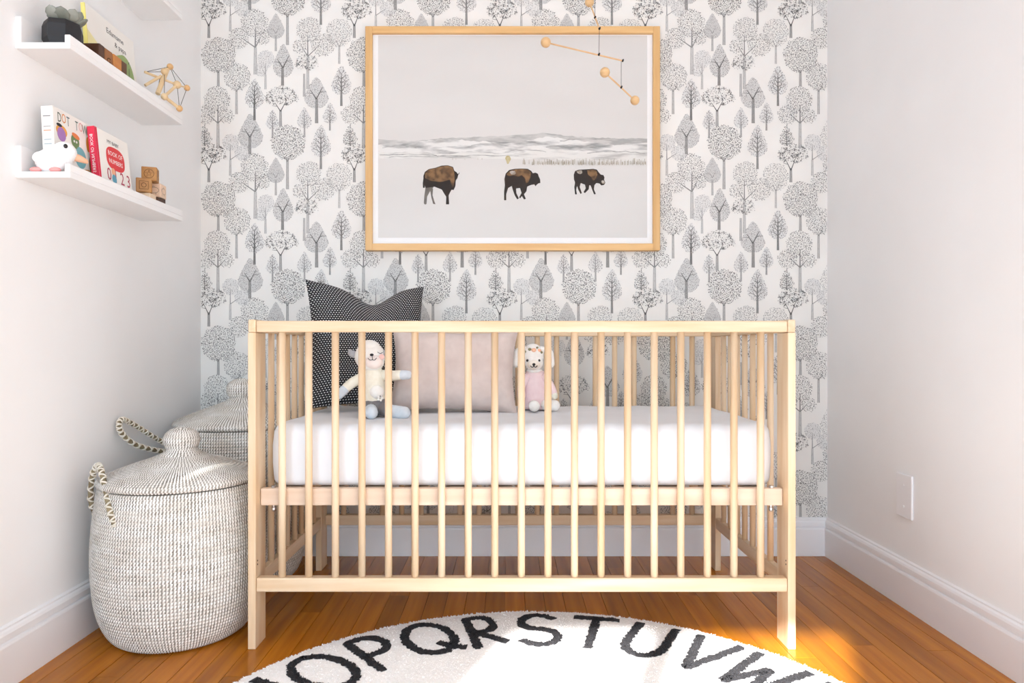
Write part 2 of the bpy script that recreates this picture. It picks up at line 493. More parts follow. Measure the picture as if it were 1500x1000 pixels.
bare(650, 720, 46, 66, 838, 0.38, (0.25, 0.5), 1, 10)
bare(805, 690, 44, 68, 797, 0.32, (0.2, 0.5), 1, 10)
bare(345, 570, 60, 92, 735, 0.16)
crown(510, 605, 106, 80, 'dome', 10, (0.2, 0.5), 2.4, None, 40); trunk(504, 670, 772, 18, 0.34); fork(504, 680, 70, 34, 6, 0.12)
lobes([(117, 610, 80, 84), (45, 700, 60, 62), (176, 708, 46, 46)], 122, 640, 905, 752, 20, 0.44, (0.10, 0.4))
crown(320, 800, 78, 108, 'drop', 8, (0.24, 0.46), 2.2, 0.66); trunk(316, 835, 942, 19, 0.26); fork(317, 838, 72, 34, 7, 0.12)
crown(40, 828, 48, 64, 'drop', 7.5, (0.14, 0.4), 2.6, None); ink_line((40, 790), (40, 890), 3, 5, 0.15)
for k in range(6): ink_line((40, 810+k*14), (40-10-5*k, 800+k*14), 3, 1.5, 0.12); ink_line((40, 810+k*14), (40+10+5*k, 800+k*14), 3, 1.5, 0.12)
crown(80, 955, 95, 82, 'dome', 10, (0.16, 0.46), 2.5, None, 46); trunk(66, 1025, 1112, 17, 0.30); fork(66, 1040, 85, 30, 6, 0.10)

IVa = np.array(IV); ICa = np.clip(np.array(IC), 0, 1)*0.95; ITa = np.array(IT)
X0, Z0 = -1.110, 1.982
def tile_coords(i, j):
    return np.column_stack([X0+(i*TW+IVa[:, 0])*K, YB-0.0002-IVa[:, 2]*0.00016, Z0-(j*TH+IVa[:, 1])*K])
shared = None
TINT = np.array([1.0, 0.99, 0.965])
for i in range(0, 5):
    for j in range(-2, 4):
        W = tile_coords(i, j)
        ok = (W[:, 0] > XL+0.0005) & (W[:, 0] < XR-0.0005) & (W[:, 2] < ZC-0.001) & (W[:, 2] > 0.12)
        if ok.all():
            loc = (i*TW*K, 0, -j*TH*K)
            if shared is None:
                base = W-np.array(loc)
                shared = mesh_data('wallpaper_print', base, ITa, M_ink, cols=ICa[:, None]*TINT)
            o = inst(shared, 'wallpaper_print', wb, loc)
        else:
            keep = ok[ITa].all(axis=1); T = ITa[keep]
            if not len(T): continue
            used, invx = np.unique(T, return_inverse=True)
            o = obj('wallpaper_print', W[used], invx.reshape(-1, 3), M_ink, parent=wb, cols=ICa[used][:, None]*TINT)
        o['kind'] = 'stuff'

# blank switch plate
t = thing('blank_switch_plate', (XR, 1.957, 0.315), 'blank white cover plate on the plain white wall', 'wall plate')
obj('plate', *box(XR-0.007, XR, 1.918, 1.996, 0.253, 0.378), M_trim, parent=t, bevel=0.003, seg=2)
for z in (0.285, 0.346):
    V, F = lathe([(0.0032, 0), (0.0032, 0.0012), (0.002, 0.0016)], n=12)
    V = [(XR-0.007-v[2], 1.957+v[0], z+v[1]) for v in V]
    obj('screw', V, F, M_trim, parent=t)
# ------------------------------------------------------------------ crib
CX0, CX1 = -0.6395, 0.7045; CY0, CY1 = 1.674, 2.334; CT = 0.019; PD = 0.07; CH = 0.809
crib = thing('crib', (0.0325, 2.0, 0), 'pale birch slatted baby crib standing before the tree wallpaper', 'crib')
RZ0, RZ1 = 0.140, 0.174; TZ0, TZ1 = 0.778, 0.806; RD = 0.026
for sx in (0, 1):
    xa, xb = (CX0, CX0+CT) if sx == 0 else (CX1-CT, CX1)
    for (ya, yb) in ((CY0, CY0+PD), (CY1-PD, CY1)):
        obj('post', *box(xa, xb, ya, yb, 0, CH-0.032), M_wz, parent=crib, bevel=0.0015, seg=2)
    obj('side_top_rail', *box(xa, xb, CY0, CY1, CH-0.0318, CH), M_wy, parent=crib, bevel=0.0035, seg=2)
    obj('side_bottom_rail', *box(xa+0.001, xb-0.001, CY0+PD+0.0005, CY1-PD-0.0005, RZ0, RZ1+0.002), M_wy, parent=crib, bevel=0.002, seg=2)
for (ya, yb) in ((CY0+0.002, CY0+0.002+RD), (CY1-0.002-RD, CY1-0.002)):
    obj('top_rail', *box(CX0+CT+0.0005, CX1-CT-0.0005, ya, yb, TZ0, TZ1), M_wx, parent=crib, bevel=0.003, seg=2)
    obj('bottom_rail', *box(CX0+CT+0.0005, CX1-CT-0.0005, ya, yb, RZ0, RZ1), M_wx, parent=crib, bevel=0.003, seg=2)
# bars: round dowels sharing one mesh
V, F = lathe([(0.0090, 0), (0.0090, TZ0-RZ1+0.012)], n=16, cap=True)
bar_me = mesh_data('bar', V, F, M_wz, smooth=False)
for p in bar_me.polygons:
    if len(p.vertices) == 4: p.use_smooth = True
org = ORIGIN[crib.name]
for k in range(19):
    px = 412+k*(1115.5-412)/18
    for yy, f in ((CY0+0.002+RD/2, 1), (CY1-0.002-RD/2, 1)):
        X = (px-745)*(CY0+0.008)/1000
        inst(bar_me, 'bar', crib, Vector((X, yy, RZ1-0.006))-org, (0, 0, random.uniform(0, 6)))
V, F = lathe([(0.0082, 0), (0.0082, CH-0.0318-RZ1+0.010)], n=16)
sbar_me = mesh_data('side_bar', V, F, M_wz)
for p in sbar_me.polygons:
    if len(p.vertices) == 4: p.use_smooth = True
for xx in (CX0+CT/2, CX1-CT/2):
    for k in range(7):
        inst(sbar_me, 'bar', crib, Vector((xx, 1.812+k*0.0655, RZ1-0.004))-org, (0, 0, random.uniform(0, 6)))
# mattress base: frame rails and slats
M_base = wood('base_beech_x', lin((226, 202, 180)), lin((216, 188, 162)), 'x')
bx0, bx1 = CX0+CT+0.001, CX1-CT-0.001
BZ0, BZ1 = 0.346, 0.389
mb = obj('mattress_base', *box(bx0, bx1, 1.703, 1.723, BZ0, BZ1), M_base, parent=crib, bevel=0.003, seg=2)
obj('base_rail', *box(bx0, bx1, 2.282, 2.302, BZ0, BZ1), M_base, parent=mb, bevel=0.003, seg=2)
for k in range(12):
    x = bx0+0.06+k*(bx1-bx0-0.12)/11
    obj('base_slat', *box(x-0.03, x+0.03, 1.7235, 2.2815, BZ1-0.014, BZ1-0.004), M_base, parent=mb)
for x in (bx0+0.030, bx1-0.026):
    for yy in (1.713, 2.292):
        obj('bolt_head', *lathe([(0.006, 0), (0.006, 0.005)], (x, yy, BZ1), 6), M_steel, parent=crib)
        obj('bolt_nut', *lathe([(0.0035, -0.016), (0.006, -0.012), (0.006, -0.006), (0.004, -0.004), (0.004, 0)], (x, yy, BZ0), 8), M_steel, parent=crib)
M_hole = mat('screw_hole', lin((70, 50, 35)), lin((60, 40, 28)), rough=0.8)
def xdisc(x, y, z, r, s, n=10):
    V, F = lathe([(r, 0), (r, 0.0006)], n=n)
    return [(x+s*v[2], y+v[0], z+v[1]) for v in V], F
for dz in (0, 0.009):
    for s, x in ((1, CX0+CT), (-1, CX1-CT)):
        obj('screw_hole', *xdisc(x, 1.687, 0.205+dz, 0.0021, s), M_hole, parent=crib)

# mattress: rounded slab with soft top
M_sheet = mat('white_cotton_sheet', lin((232, 233, 236)), lin((227, 228, 231)), rough=0.9, scale=6, bump=0.25, bscale=14)
def mattress():
    x0, x1, y0, y1, z0, z1 = -0.608, 0.676, 1.728, 2.296, 0.3892, 0.5455
    nx, ny = 64, 30; r = 0.028
    cx, cy, hx, hy = (x0+x1)/2, (y0+y1)/2, (x1-x0)/2, (y1-y0)/2
    V = []; F = []
    prof = []   # (inset, z)
    for a in range(0, 91, 18): prof.append((r*0.6-r*0.6*math.sin(math.radians(a)), z0+r*0.6-r*0.6*math.cos(math.radians(a))))
    for q in (0.35, 0.65): prof.append((-0.003, z0+(z1-z0)*q))
    for a in range(0, 91, 15): prof.append((r-r*math.cos(math.radians(a)), z1-r+r*math.sin(math.radians(a))))
    def outline(ins):
        pts = []; rc = 0.05
        for sx, sy, a0 in ((1, 1, 0), (-1, 1, 90), (-1, -1, 180), (1, -1, 270)):
            for k in range(9):
                a = math.radians(a0+k*90/8)
                pts.append((cx+sx*(hx-rc)+(rc-ins)*math.cos(a), cy+sy*(hy-rc)+(rc-ins)*math.sin(a)))
        # subdivide straight runs
        out = []
        for i, p in enumerate(pts):
            q = pts[(i+1) % len(pts)]; n = 24 if abs(p[0]-q[0]) > 0.3 else (10 if abs(p[1]-q[1]) > 0.3 else 1)
            out += [(p[0]+(q[0]-p[0])*k/n, p[1]+(q[1]-p[1])*k/n) for k in range(n)]
        return out
    rings = [outline(i) for i, z in prof]
    N = len(rings[0])
    for (i, z), ring in zip(prof, rings):
        for k, p in enumerate(ring):
            wv = 0.0016*math.sin(p[0]*31)+0.0012*math.sin(p[0]*57+p[1]*23)
            V.append((p[0], p[1], z+wv*(1 if z > 0.5 else 0)))
    for k in range(len(prof)-1):
        for i in range(N):
            j = (i+1) % N; F.append((k*N+i, k*N+j, (k+1)*N+j, (k+1)*N+i))
    # top: shrink rings to the middle
    base = (len(prof)-1)*N
    last = base
    for s in (0.9, 0.75, 0.55, 0.3, 0.1):
        st = len(V)
        for k, p in enumerate(rings[-1]):
            X = cx+(p[0]-cx)*s; Y = cy+(p[1]-cy)*s
            V.append((X, Y, z1+0.002*math.sin(X*19)*math.sin(Y*27)+0.001))
        for i in range(N):
            j = (i+1) % N; F.append((last+i, last+j, st+j, st+i))
        last = st
    F.append(tuple(range(last, last+N)))
    F.append(tuple(range(N-1, -1, -1)))
    return V, F
mt = obj('crib_mattress', *mattress(), M_sheet, origin=(0.03, 2.01, 0.39), smooth=True)
setp(mt, 'white crib mattress under a fitted cotton sheet', 'mattress')
MZ = 0.546

# ------------------------------------------------------------------ cushions
def cushion(wd, ht, th, M4, n=34, dip=0.0, fold=0.0, sag=0.02):
    V = []; F = []; UV = []
    for side in (1, -1):
        k0 = len(V)
        for j in range(n+1):
            for i in range(n+1):
                u = -1+2*i/n; v = -1+2*j/n
                pin = 1-sag/wd*2*(1-v*v)*1.0
                pv = 1-sag/ht*2*(1-u*u)
                x = u*wd/2*(pin if abs(u) > 0 else 1); z = v*ht/2*pv
                b = max(0, (1-u**4)*(1-v**4))**0.55
                y = -side*th/2*b
                d = math.exp(-(u-0.08)**2*7)*max(0, (v+0.2)/1.2)**2
                z -= dip*d
                y += fold*math.exp(-(u-0.08)**2*30)*max(0, v)*(1 if side == 1 else 0.4)*b
                y += 0.003*b*math.sin(u*9+v*4)
                V.append(tuple(M4 @ Vector((x, y, z)))); UV.append((u*0.5+0.5, (v*0.5+0.5)*ht/wd))
        for j in range(n):
            for i in range(n):
                q = (k0+j*(n+1)+i, k0+j*(n+1)+i+1, k0+(j+1)*(n+1)+i+1, k0+(j+1)*(n+1)+i)
                F.append(q if side == 1 else tuple(reversed(q)))
    return V, F, UV
# black cushion with rows of white dashes
M_dash = bpy.data.materials.new('black_dash_weave'); M_dash.use_nodes = True
nt = M_dash.node_tree; b = nt.nodes['Principled BSDF']; b.inputs['Roughness'].default_value = 0.9
tc = nt.nodes.new('ShaderNodeTexCoord'); br = nt.nodes.new('ShaderNodeTexBrick')
br.offset = 0.5; br.inputs['Scale'].default_value = 1.0
br.inputs['Brick Width'].default_value = 0.0225; br.inputs['Row Height'].default_value = 0.0184
br.inputs['Mortar Size'].default_value = 0.0070; br.inputs['Mortar Smooth'].default_value = 0.25
br.inputs['Color1'].default_value = (*lin(232), 1); br.inputs['Color2'].default_value = (*lin(215), 1); br.inputs['Mortar'].default_value = (*lin((26, 26, 30)), 1)
nt.links.new(tc.outputs['UV'], br.inputs['Vector']); nt.links.new(br.outputs['Color'], b.inputs['Base Color'])
bp = nt.nodes.new('ShaderNodeBump'); bp.inputs['Strength'].default_value = 0.4; bp.inputs['Distance'].default_value = 0.002
nt.links.new(br.outputs['Fac'], bp.inputs['Height']); bp.invert = True; nt.links.new(bp.outputs[0], b.inputs['Normal'])
def pose(c, lean, rz, ry=0.0):
    return Matrix.Translation(c) @ Matrix.Rotation(rz, 4, 'Z') @ Matrix.Rotation(ry, 4, 'Y') @ Matrix.Rotation(lean, 4, 'X')
Mx = pose((-0.440, 2.135, 0.749), math.radians(-15), math.radians(22), math.radians(1.5))
V, F, UV = cushion(0.378, 0.41, 0.12, Mx, dip=0.055, fold=0.02)
o = obj('cushion', V, F, M_dash, origin=(-0.43, 2.03, MZ), smooth=True, uv=UV)
setp(o, 'black square cushion with rows of small white dashes', 'cushion')
M_pink = mat('blush_linen', lin((214, 199, 192)), lin((204, 188, 181)), rough=0.95, scale=30, bump=1.0, bscale=11)
Mx = pose((-0.164, 2.058, 0.671), math.radians(-14), math.radians(3), math.radians(1.5))
V, F, UV = cushion(0.385, 0.262, 0.13, Mx, dip=0.0, sag=0.016)
o = obj('cushion', V, F, M_pink, origin=(-0.158, 2.03, MZ), smooth=True, uv=UV)
setp(o, 'plain blush pink oblong cushion between the soft toys', 'cushion')

# ------------------------------------------------------------------ lamb soft toy
M_cream = mat('cream_knit', lin((240, 235, 220)), lin((230, 224, 206)), rough=0.95, scale=60, bump=0.3, bscale=220)
M_ivory = mat('ivory_knit', lin((243, 240, 234)), lin((236, 232, 226)), rough=0.95, scale=60, bump=0.3, bscale=220)
M_blueknit = mat('pale_blue_knit', lin((216, 222, 228)), lin((204, 212, 219)), rough=0.95, scale=60, bump=0.3, bscale=220)
M_greyknit = mat('grey_knit', lin((136, 132, 132)), lin((118, 115, 116)), rough=0.95, scale=60, bump=0.3, bscale=220)
M_palegrey = mat('pale_grey_knit', lin((178, 178, 180)), lin((164, 164, 168)), rough=0.95, scale=60, bump=0.3, bscale=220)
M_blush = mat('blush_cheek', lin((232, 188, 182)), lin((236, 196, 188)), rough=0.95)
M_facepink = mat('pale_pink_knit', lin((241, 229, 222)), lin((238, 224, 217)), rough=0.95)
LY = 1.925
def LP(px, py, dy=0.0): return P(px, py, LY+dy)
lamb = thing('lamb_soft_toy', (-0.385, LY, MZ), 'cream knitted lamb soft toy with grey shorts and pale blue hands and feet', 'soft toy')
hd = obj('head', *join(ellipsoid(LP(542, 522), (0.043, 0.036, 0.041), 24), ellipsoid(LP(545, 531, -0.014), (0.034, 0.026, 0.024), 20), ellipsoid(LP(541, 508, 0), (0.03, 0.03, 0.02), 18)), M_ivory, parent=lamb, smooth=True)
obj('muzzle', *ellipsoid(LP(547, 530, -0.026), (0.027, 0.020, 0.020), 20), M_facepink, parent=hd, smooth=True)
obj('body', *limb([LP(546, 543), LP(546, 560), LP(547, 585)], [0.026, 0.034, 0.036], 20), M_cream, parent=lamb, smooth=True)
for pts in ([LP(524, 522, 0), LP(515, 517, -0.004), LP(513, 514, -0.004)], [LP(560, 520, 0.0), LP(566, 516, -0.004), LP(567, 514, -0.004)]):
    obj('ear', *limb(pts, [0.007, 0.011, 0.006], 10), M_palegrey, parent=hd, smooth=True)
for pts, tip in (([LP(532, 552), LP(517, 560, -0.01), LP(508, 567, -0.02)], [LP(504, 571, -0.024), LP(497, 578, -0.03)]),
                 ([LP(562, 549), LP(575, 550, -0.012), LP(586, 549, -0.024)], [LP(590, 549, -0.026), LP(597, 549, -0.03)])):
    a = obj('arm', *limb(pts, [0.015, 0.0145, 0.0135], 14), M_cream, parent=lamb, smooth=True)
    obj('hand', *limb(tip, [0.0135, 0.0125], 14), M_blueknit, parent=a, smooth=True)
sh = obj('shorts', *join(ellipsoid(LP(548, 593), (0.044, 0.040, 0.030), 22), limb([LP(541, 594, -0.01), LP(541, 599, -0.04)], [0.023, 0.020], 14), limb([LP(556, 596, -0.01), LP(565, 601, -0.03)], [0.021, 0.0175], 14)), M_greyknit, parent=lamb, smooth=True)
for pts in ([LP(543, 601, -0.045), LP(544, 604.2, -0.085)], [LP(572, 602, -0.034), LP(592, 604.6, -0.055)]):
    obj('foot', *limb(pts, [0.0185, 0.0178], 16), M_blueknit, parent=lamb, smooth=True)
obj('tummy_pouch', *ellipsoid(LP(552, 574, -0.030), (0.020, 0.014, 0.019), 18), M_ivory, parent=lamb, smooth=True)
for k in range(5):
    a = k*2*PI/5; c = LP(557, 583, -0.046)
    obj('flower_petal', *ellipsoid((c.x+0.0055*math.cos(a), c.y, c.z+0.0055*math.sin(a)), (0.0036, 0.002, 0.0036), 8), M_ivory, parent=lamb, smooth=True)
obj('flower_centre', *ellipsoid(LP(557, 580, -0.048), (0.0022, 0.0022, 0.0022), 8), M_greyknit, parent=lamb, smooth=True)
def face_line(name, pts, r, m, par, n=6): return obj(name, *tube(smooth_path(pts, 6), r, n), m, parent=par, smooth=True)
M_thread = mat('dark_embroidery', lin((60, 56, 60)), lin((50, 46, 50)), rough=0.9)
obj('nose', *ellipsoid(LP(544.5, 519.5, -0.043), (0.0055, 0.004, 0.0036), 10), M_thread, parent=hd, smooth=True)
face_line('mouth', [LP(545, 520, -0.047), LP(545.6, 526.5, -0.0475)], 0.0009, M_thread, hd)
face_line('mouth', [LP(539, 524.5, -0.045), LP(542, 527, -0.0475), LP(545.6, 526.8, -0.0475), LP(549, 527, -0.0465), LP(551.5, 524, -0.044)], 0.0009, M_thread, hd)
for x in (532, 557):
    face_line('eye', [LP(x-4, 515.5, -0.033), LP(x, 517.5, -0.037), LP(x+3.5, 516, -0.035)], 0.0009, M_thread, hd)
for x in (530, 559): obj('cheek', *ellipsoid(LP(x, 522.5, -0.033), (0.008, 0.004, 0.008), 12), M_blush, parent=hd, smooth=True)

# ------------------------------------------------------------------ puppy soft toy in a pink dress
M_dress = mat('pale_pink_dress', lin((238, 214, 214)), lin((231, 203, 204)), rough=0.95, scale=40, bump=0.2, bscale=160)
M_ribbon = mat('peach_rosette', lin((244, 196, 166)), lin((238, 182, 150)), rough=0.9)
M_leaf = mat('olive_felt', lin((150, 146, 112)), lin((128, 126, 96)), rough=0.9)
M_bead = mat('dark_bead', lin(18), lin(24), rough=0.25)
DY = 2.12
def DP(px, py, dy=0.0): return P(px, py, DY+dy)
dog = thing('puppy_soft_toy', (0.083, DY, MZ), 'ivory puppy soft toy in a pale pink dress with a flower crown', 'soft toy')
hd = obj('head', *join(ellipsoid(DP(781, 521), (0.033, 0.031, 0.038), 24), ellipsoid(DP(782, 531, -0.012), (0.029, 0.026, 0.025), 20)), M_ivory, parent=dog, smooth=True)
for pts in ([DP(769, 511), DP(758, 517, -0.004), DP(755, 533, -0.008)], [DP(793, 511), DP(804, 517, -0.004), DP(807, 533, -0.008)]):
    obj('ear', *limb(pts, [0.009, 0.014, 0.0115], 14), M_ivory, parent=hd, smooth=True)
M_muz = mat('ivory_muzzle_patch', lin((238, 229, 216)), lin((232, 222, 208)), rough=0.95)
obj('muzzle', *ellipsoid(DP(782, 533, -0.026), (0.021, 0.016, 0.017), 18), M_muz, parent=hd, smooth=True)
for x in (772.5, 790): obj('eye', *ellipsoid(DP(x, 527.8, -0.0325), (0.0038, 0.0025, 0.004), 12), M_bead, parent=hd, smooth=True)
obj('nose', *ellipsoid(DP(782, 533.5, -0.042), (0.005, 0.0035, 0.0042), 12), M_bead, parent=hd, smooth=True)
face_line('mouth', [DP(777, 535.5, -0.0415), DP(778.5, 537.4, -0.042), DP(781, 537.3, -0.0425), DP(782, 535.4, -0.0435), DP(783.2, 537.3, -0.0425), DP(785.6, 537.2, -0.042), DP(787, 535.2, -0.041)], 0.0013, M_bead, hd)
V, F = lathe([(0.027, 0), (0.033, 0.012), (0.038, 0.03), (0.045, 0.06), (0.051, 0.086), (0.053, 0.092)], n=48)
V = [(v[0]*(1+0.02*math.sin(8*math.atan2(v[1], v[0]))*(v[2]/0.09)), v[1]*0.82, v[2]) for v in V]
tp = DP(784, 543); bt = DP(786, 598)
V = [(tp.x+v[0]+(bt.x-tp.x)*v[2]/0.092, DY+0.004+v[1], tp.z-(v[2]/0.092)*(tp.z-bt.z)) for v in V]
obj('dress', V, [tuple(reversed(f)) for f in F], M_dress, parent=dog, smooth=True)
obj('neck', *ellipsoid(DP(783, 543), (0.024, 0.022, 0.012), 16), M_ivory, parent=dog, smooth=True)
for pts in ([DP(772, 552, -0.012), DP(764, 566, -0.02), DP(764, 580, -0.03)],):
    a = obj('arm', *limb(pts, [0.0125, 0.0125, 0.0135], 14), M_dress, parent=dog, smooth=True)
a = obj('arm', *limb([DP(797, 552, -0.01), DP(807, 565, -0.018), DP(811, 576, -0.024)], [0.0125, 0.0115, 0.0115], 14), M_dress, parent=dog, smooth=True)
obj('hand', *ellipsoid(DP(812, 579, -0.026), (0.0115, 0.0115, 0.013), 14), M_cream, parent=a, smooth=True)
for pts in ([DP(782, 594, -0.04), DP(782.5, 594.6, -0.085)], [DP(800, 593, -0.035), DP(812.5, 593.8, -0.055)]):
    obj('foot', *limb(pts, [0.0165, 0.0168], 16), M_ivory, parent=dog, smooth=True)
for (x, y, m, r) in ((769, 515, M_leaf, 0.0045), (776, 511.5, M_leaf, 0.0055), (782, 512.5, M_ribbon, 0.0075), (787, 509, M_leaf, 0.0038), (790, 513, M_ribbon, 0.006), (793, 516, M_leaf, 0.0045)):
    obj('crown_flower', *ellipsoid(DP(x, y, -0.029+abs(x-781)*0.0008), (r, r*0.7, r*0.85), 12), m, parent=hd, smooth=True)
# ------------------------------------------------------------------ woven baskets
M_grass = mat('seagrass_coil', lin((182, 176, 166)), lin((134, 127, 116)), rough=0.85, scale=22, stretch=(1, 1, 3), detail=5)
M_lash = mat('white_lashing', lin((243, 240, 236)), lin((226, 219, 210)), rough=0.8, scale=16, stretch=(1, 1, 4))
M_ropedark = mat('dark_grass_core', lin((112, 98, 74)), lin((150, 136, 106)), rough=0.9, scale=60)
M_ropelight = mat('rope_wrap', lin((230, 224, 212)), lin((210, 202, 186)), rough=0.85, scale=40)

def resample(prof, pitch):
    pts = [Vector((r, z, 0)) for r, z in prof]
    pts = smooth_path(pts, 10)
    L = [0]
    for a, b in zip(pts, pts[1:]): L.append(L[-1]+(b-a).length)
    n = max(2, int(round(L[-1]/pitch))); out = []
    for k in range(n+1):
        s = L[-1]*k/n; i = 0
        while i < len(L)-2 and L[i+1] < s: i += 1
        f = (s-L[i])/max(1e-9, L[i+1]-L[i]); out.append(pts[i].lerp(pts[i+1], min(1, f)))
    return [(p.x, p.y) for p in out]

def woven(name, parent, prof, c, pitch=0.0090, spc=0.0079, bulge=0.0022, phase=0.0, nseg=96, count=None):
    """coiled shell (round coils) with a lashing stitch crossing every coil"""
    nodes = resample(prof, pitch)
    fine = []; N = len(nodes)-1
    nrm = []
    for k in range(N):
        (r0, z0), (r1, z1) = nodes[k], nodes[k+1]
        d = Vector((r1-r0, z1-z0)).normalized(); nn = Vector((d.y, -d.x))
        nrm.append((d, nn))
        for f, bl in ((0.0, 0.0), (0.18, 0.62), (0.5, 1.0), (0.82, 0.62)):
            fine.append((max(0.0005, r0+(r1-r0)*f+nn.x*bulge*bl), z0+(z1-z0)*f+nn.y*bulge*bl))
    fine.append(nodes[-1])
    shell = obj(name, *lathe(fine, c, nseg), M_grass, parent=parent, smooth=True)
    SV = []; SF = []
    for k in range(N):
        (r0, z0), (r1, z1) = nodes[k], nodes[k+1]; d, nn = nrm[k]
        rm = (r0+r1)/2
        if rm < 0.006: continue
        cnt = count or max(6, int(round(2*PI*rm/spc)))
        if cnt > 2*PI*rm/0.0042: cnt //= 2
        if cnt > 2*PI*rm/0.0042: cnt //= 2
        spc_ = 2*PI*rm/cnt
        i = np.arange(cnt); jit = rng.uniform(-0.07, 0.07, cnt)
        th = 2*PI*(i+0.5*(k % 2)*0.0+jit)/cnt+phase
        hw = spc_*rng.uniform(0.22, 0.30, cnt)/rm
        slant = spc_*0.30/rm
        cols = []
        for f, bl in ((-0.06, 0.05), (0.22, 0.85), (0.5, 1.28), (0.78, 0.85), (1.06, 0.05)):
            rr = r0+(r1-r0)*f+nn.x*(bulge*bl+0.0004); zz = z0+(z1-z0)*f+nn.y*(bulge*bl+0.0004)
            tt = th+slant*(f-0.5)
            for s in (-1, 1):
                a = tt+s*hw
                cols.append(np.column_stack([c[0]+rr*np.cos(a), c[1]+rr*np.sin(a), np.full(cnt, c[2]+zz)]))
        A = np.stack(cols, axis=1)      # cnt x 10 x 3
        base = sum(len(q) for q in SV)
        SV.append(A.reshape(-1, 3))
        off = (np.arange(cnt)*10+base)[:, None, None]
        quads = np.array([[2*q, 2*q+1, 2*q+3, 2*q+2] for q in range(4)])[None]
        SF.append((off+quads).reshape(-1, 4))
    o = obj('lashing', np.concatenate(SV), np.concatenate(SF), M_lash, parent=shell, smooth=True)
    o['kind'] = 'stuff'
    return shell

def rope(name, parent, ctrl, r=0.0062, turns=60):
    """wrapped rope: dark core with two crossing light wraps"""
    path = smooth_path(ctrl, 14); N = len(path)
    core = obj(name, *tube(path, r, 10), M_ropedark, parent=parent, smooth=True)
    L = sum((b-a).length for a, b in zip(path, path[1:]))
    nt_ = L/0.019
    up = None; fr = []
    for k in range(N):
        t = (path[min(k+1, N-1)]-path[max(k-1, 0)]).normalized()
        up = t.orthogonal().normalized() if up is None else (up-t*up.dot(t)).normalized()
        fr.append((path[k], up.copy(), t.cross(up)))
    M_ = int(nt_*14)
    for hand in (1, -1):
        for ph in (0.0,):
            pts = []
            for q in range(M_+1):
                s = q/M_*(N-1); i = min(int(s), N-2); f = s-i
                p = fr[i][0].lerp(fr[i+1][0], f); u = fr[i][1].lerp(fr[i+1][1], f); v = fr[i][2].lerp(fr[i+1][2], f)
                a = hand*2*PI*nt_*q/M_+ph
                pts.append(p+(u*math.cos(a)+v*math.sin(a))*(r+0.0003))
            obj('wrap', *tube(pts, 0.0022, 6), M_ropelight, parent=core, smooth=True)
    return core

def basket(c, body, lid, knob, label, phase, handles):
    t = thing('lidded_basket', c, label, 'basket', 'lidded woven baskets beside the crib')
    woven('body', t, body, c, phase=phase, count=160)
    l = woven('lid', t, lid, c, phase=phase+0.3, pitch=0.0088, count=152)
    woven('knob', t, knob, c, pitch=0.0078, spc=0.0074, bulge=0.0018, phase=phase, nseg=48, count=38)
    for h in handles: rope('handle', t, h)
    return t
B1 = (-0.860, 1.797, 0.0)
basket(B1, [(0.140, 0.003), (0.160, 0.010), (0.182, 0.045), (0.198, 0.10), (0.205, 0.17), (0.206, 0.235), (0.202, 0.30), (0.196, 0.35), (0.190, 0.390)],
       [(0.188, 0.3945), (0.196, 0.398), (0.194, 0.406), (0.165, 0.419), (0.120, 0.435), (0.075, 0.450), (0.044, 0.464), (0.032, 0.476)],
       [(0.032, 0.472), (0.040, 0.484), (0.043, 0.499), (0.039, 0.514), (0.025, 0.525), (0.008, 0.529)],
       'rounded lidded basket of white-lashed seagrass, the shorter one beside the crib post', 0.1,
       [[(-0.928, 1.612, 0.318), (-0.940, 1.612, 0.350), (-0.967, 1.640, 0.395), (-0.997, 1.672, 0.436), (-1.020, 1.695, 0.447), (-1.046, 1.715, 0.415), (-1.058, 1.730, 0.350), (-1.046, 1.738, 0.306)],
        [(-0.66, 1.86, 0.318), (-0.655, 1.875, 0.36), (-0.66, 1.90, 0.40), (-0.665, 1.925, 0.40), (-0.67, 1.94, 0.36), (-0.68, 1.95, 0.318)]])
B2 = (-0.865, 2.214, 0.0)
basket(B2, [(0.145, 0.003), (0.166, 0.010), (0.186, 0.05), (0.197, 0.12), (0.202, 0.21), (0.203, 0.30), (0.202, 0.38), (0.200, 0.44), (0.196, 0.488)],
       [(0.194, 0.4925), (0.203, 0.496), (0.201, 0.505), (0.172, 0.519), (0.125, 0.537), (0.078, 0.554), (0.045, 0.569), (0.033, 0.580)],
       [(0.034, 0.577), (0.043, 0.590), (0.046, 0.606), (0.042, 0.622), (0.026, 0.634), (0.008, 0.638)],
       'tall lidded basket of white-lashed seagrass in the corner under the wallpaper', 0.5,
       [[(-1.040, 2.105, 0.435), (-1.055, 2.075, 0.455), (-1.068, 2.03, 0.482), (-1.076, 1.985, 0.508), (-1.081, 1.935, 0.532), (-1.082, 1.905, 0.538), (-1.081, 1.895, 0.520), (-1.078, 1.91, 0.495), (-1.070, 1.955, 0.463), (-1.058, 2.01, 0.442), (-1.044, 2.065, 0.426), (-1.034, 2.10, 0.424)]])

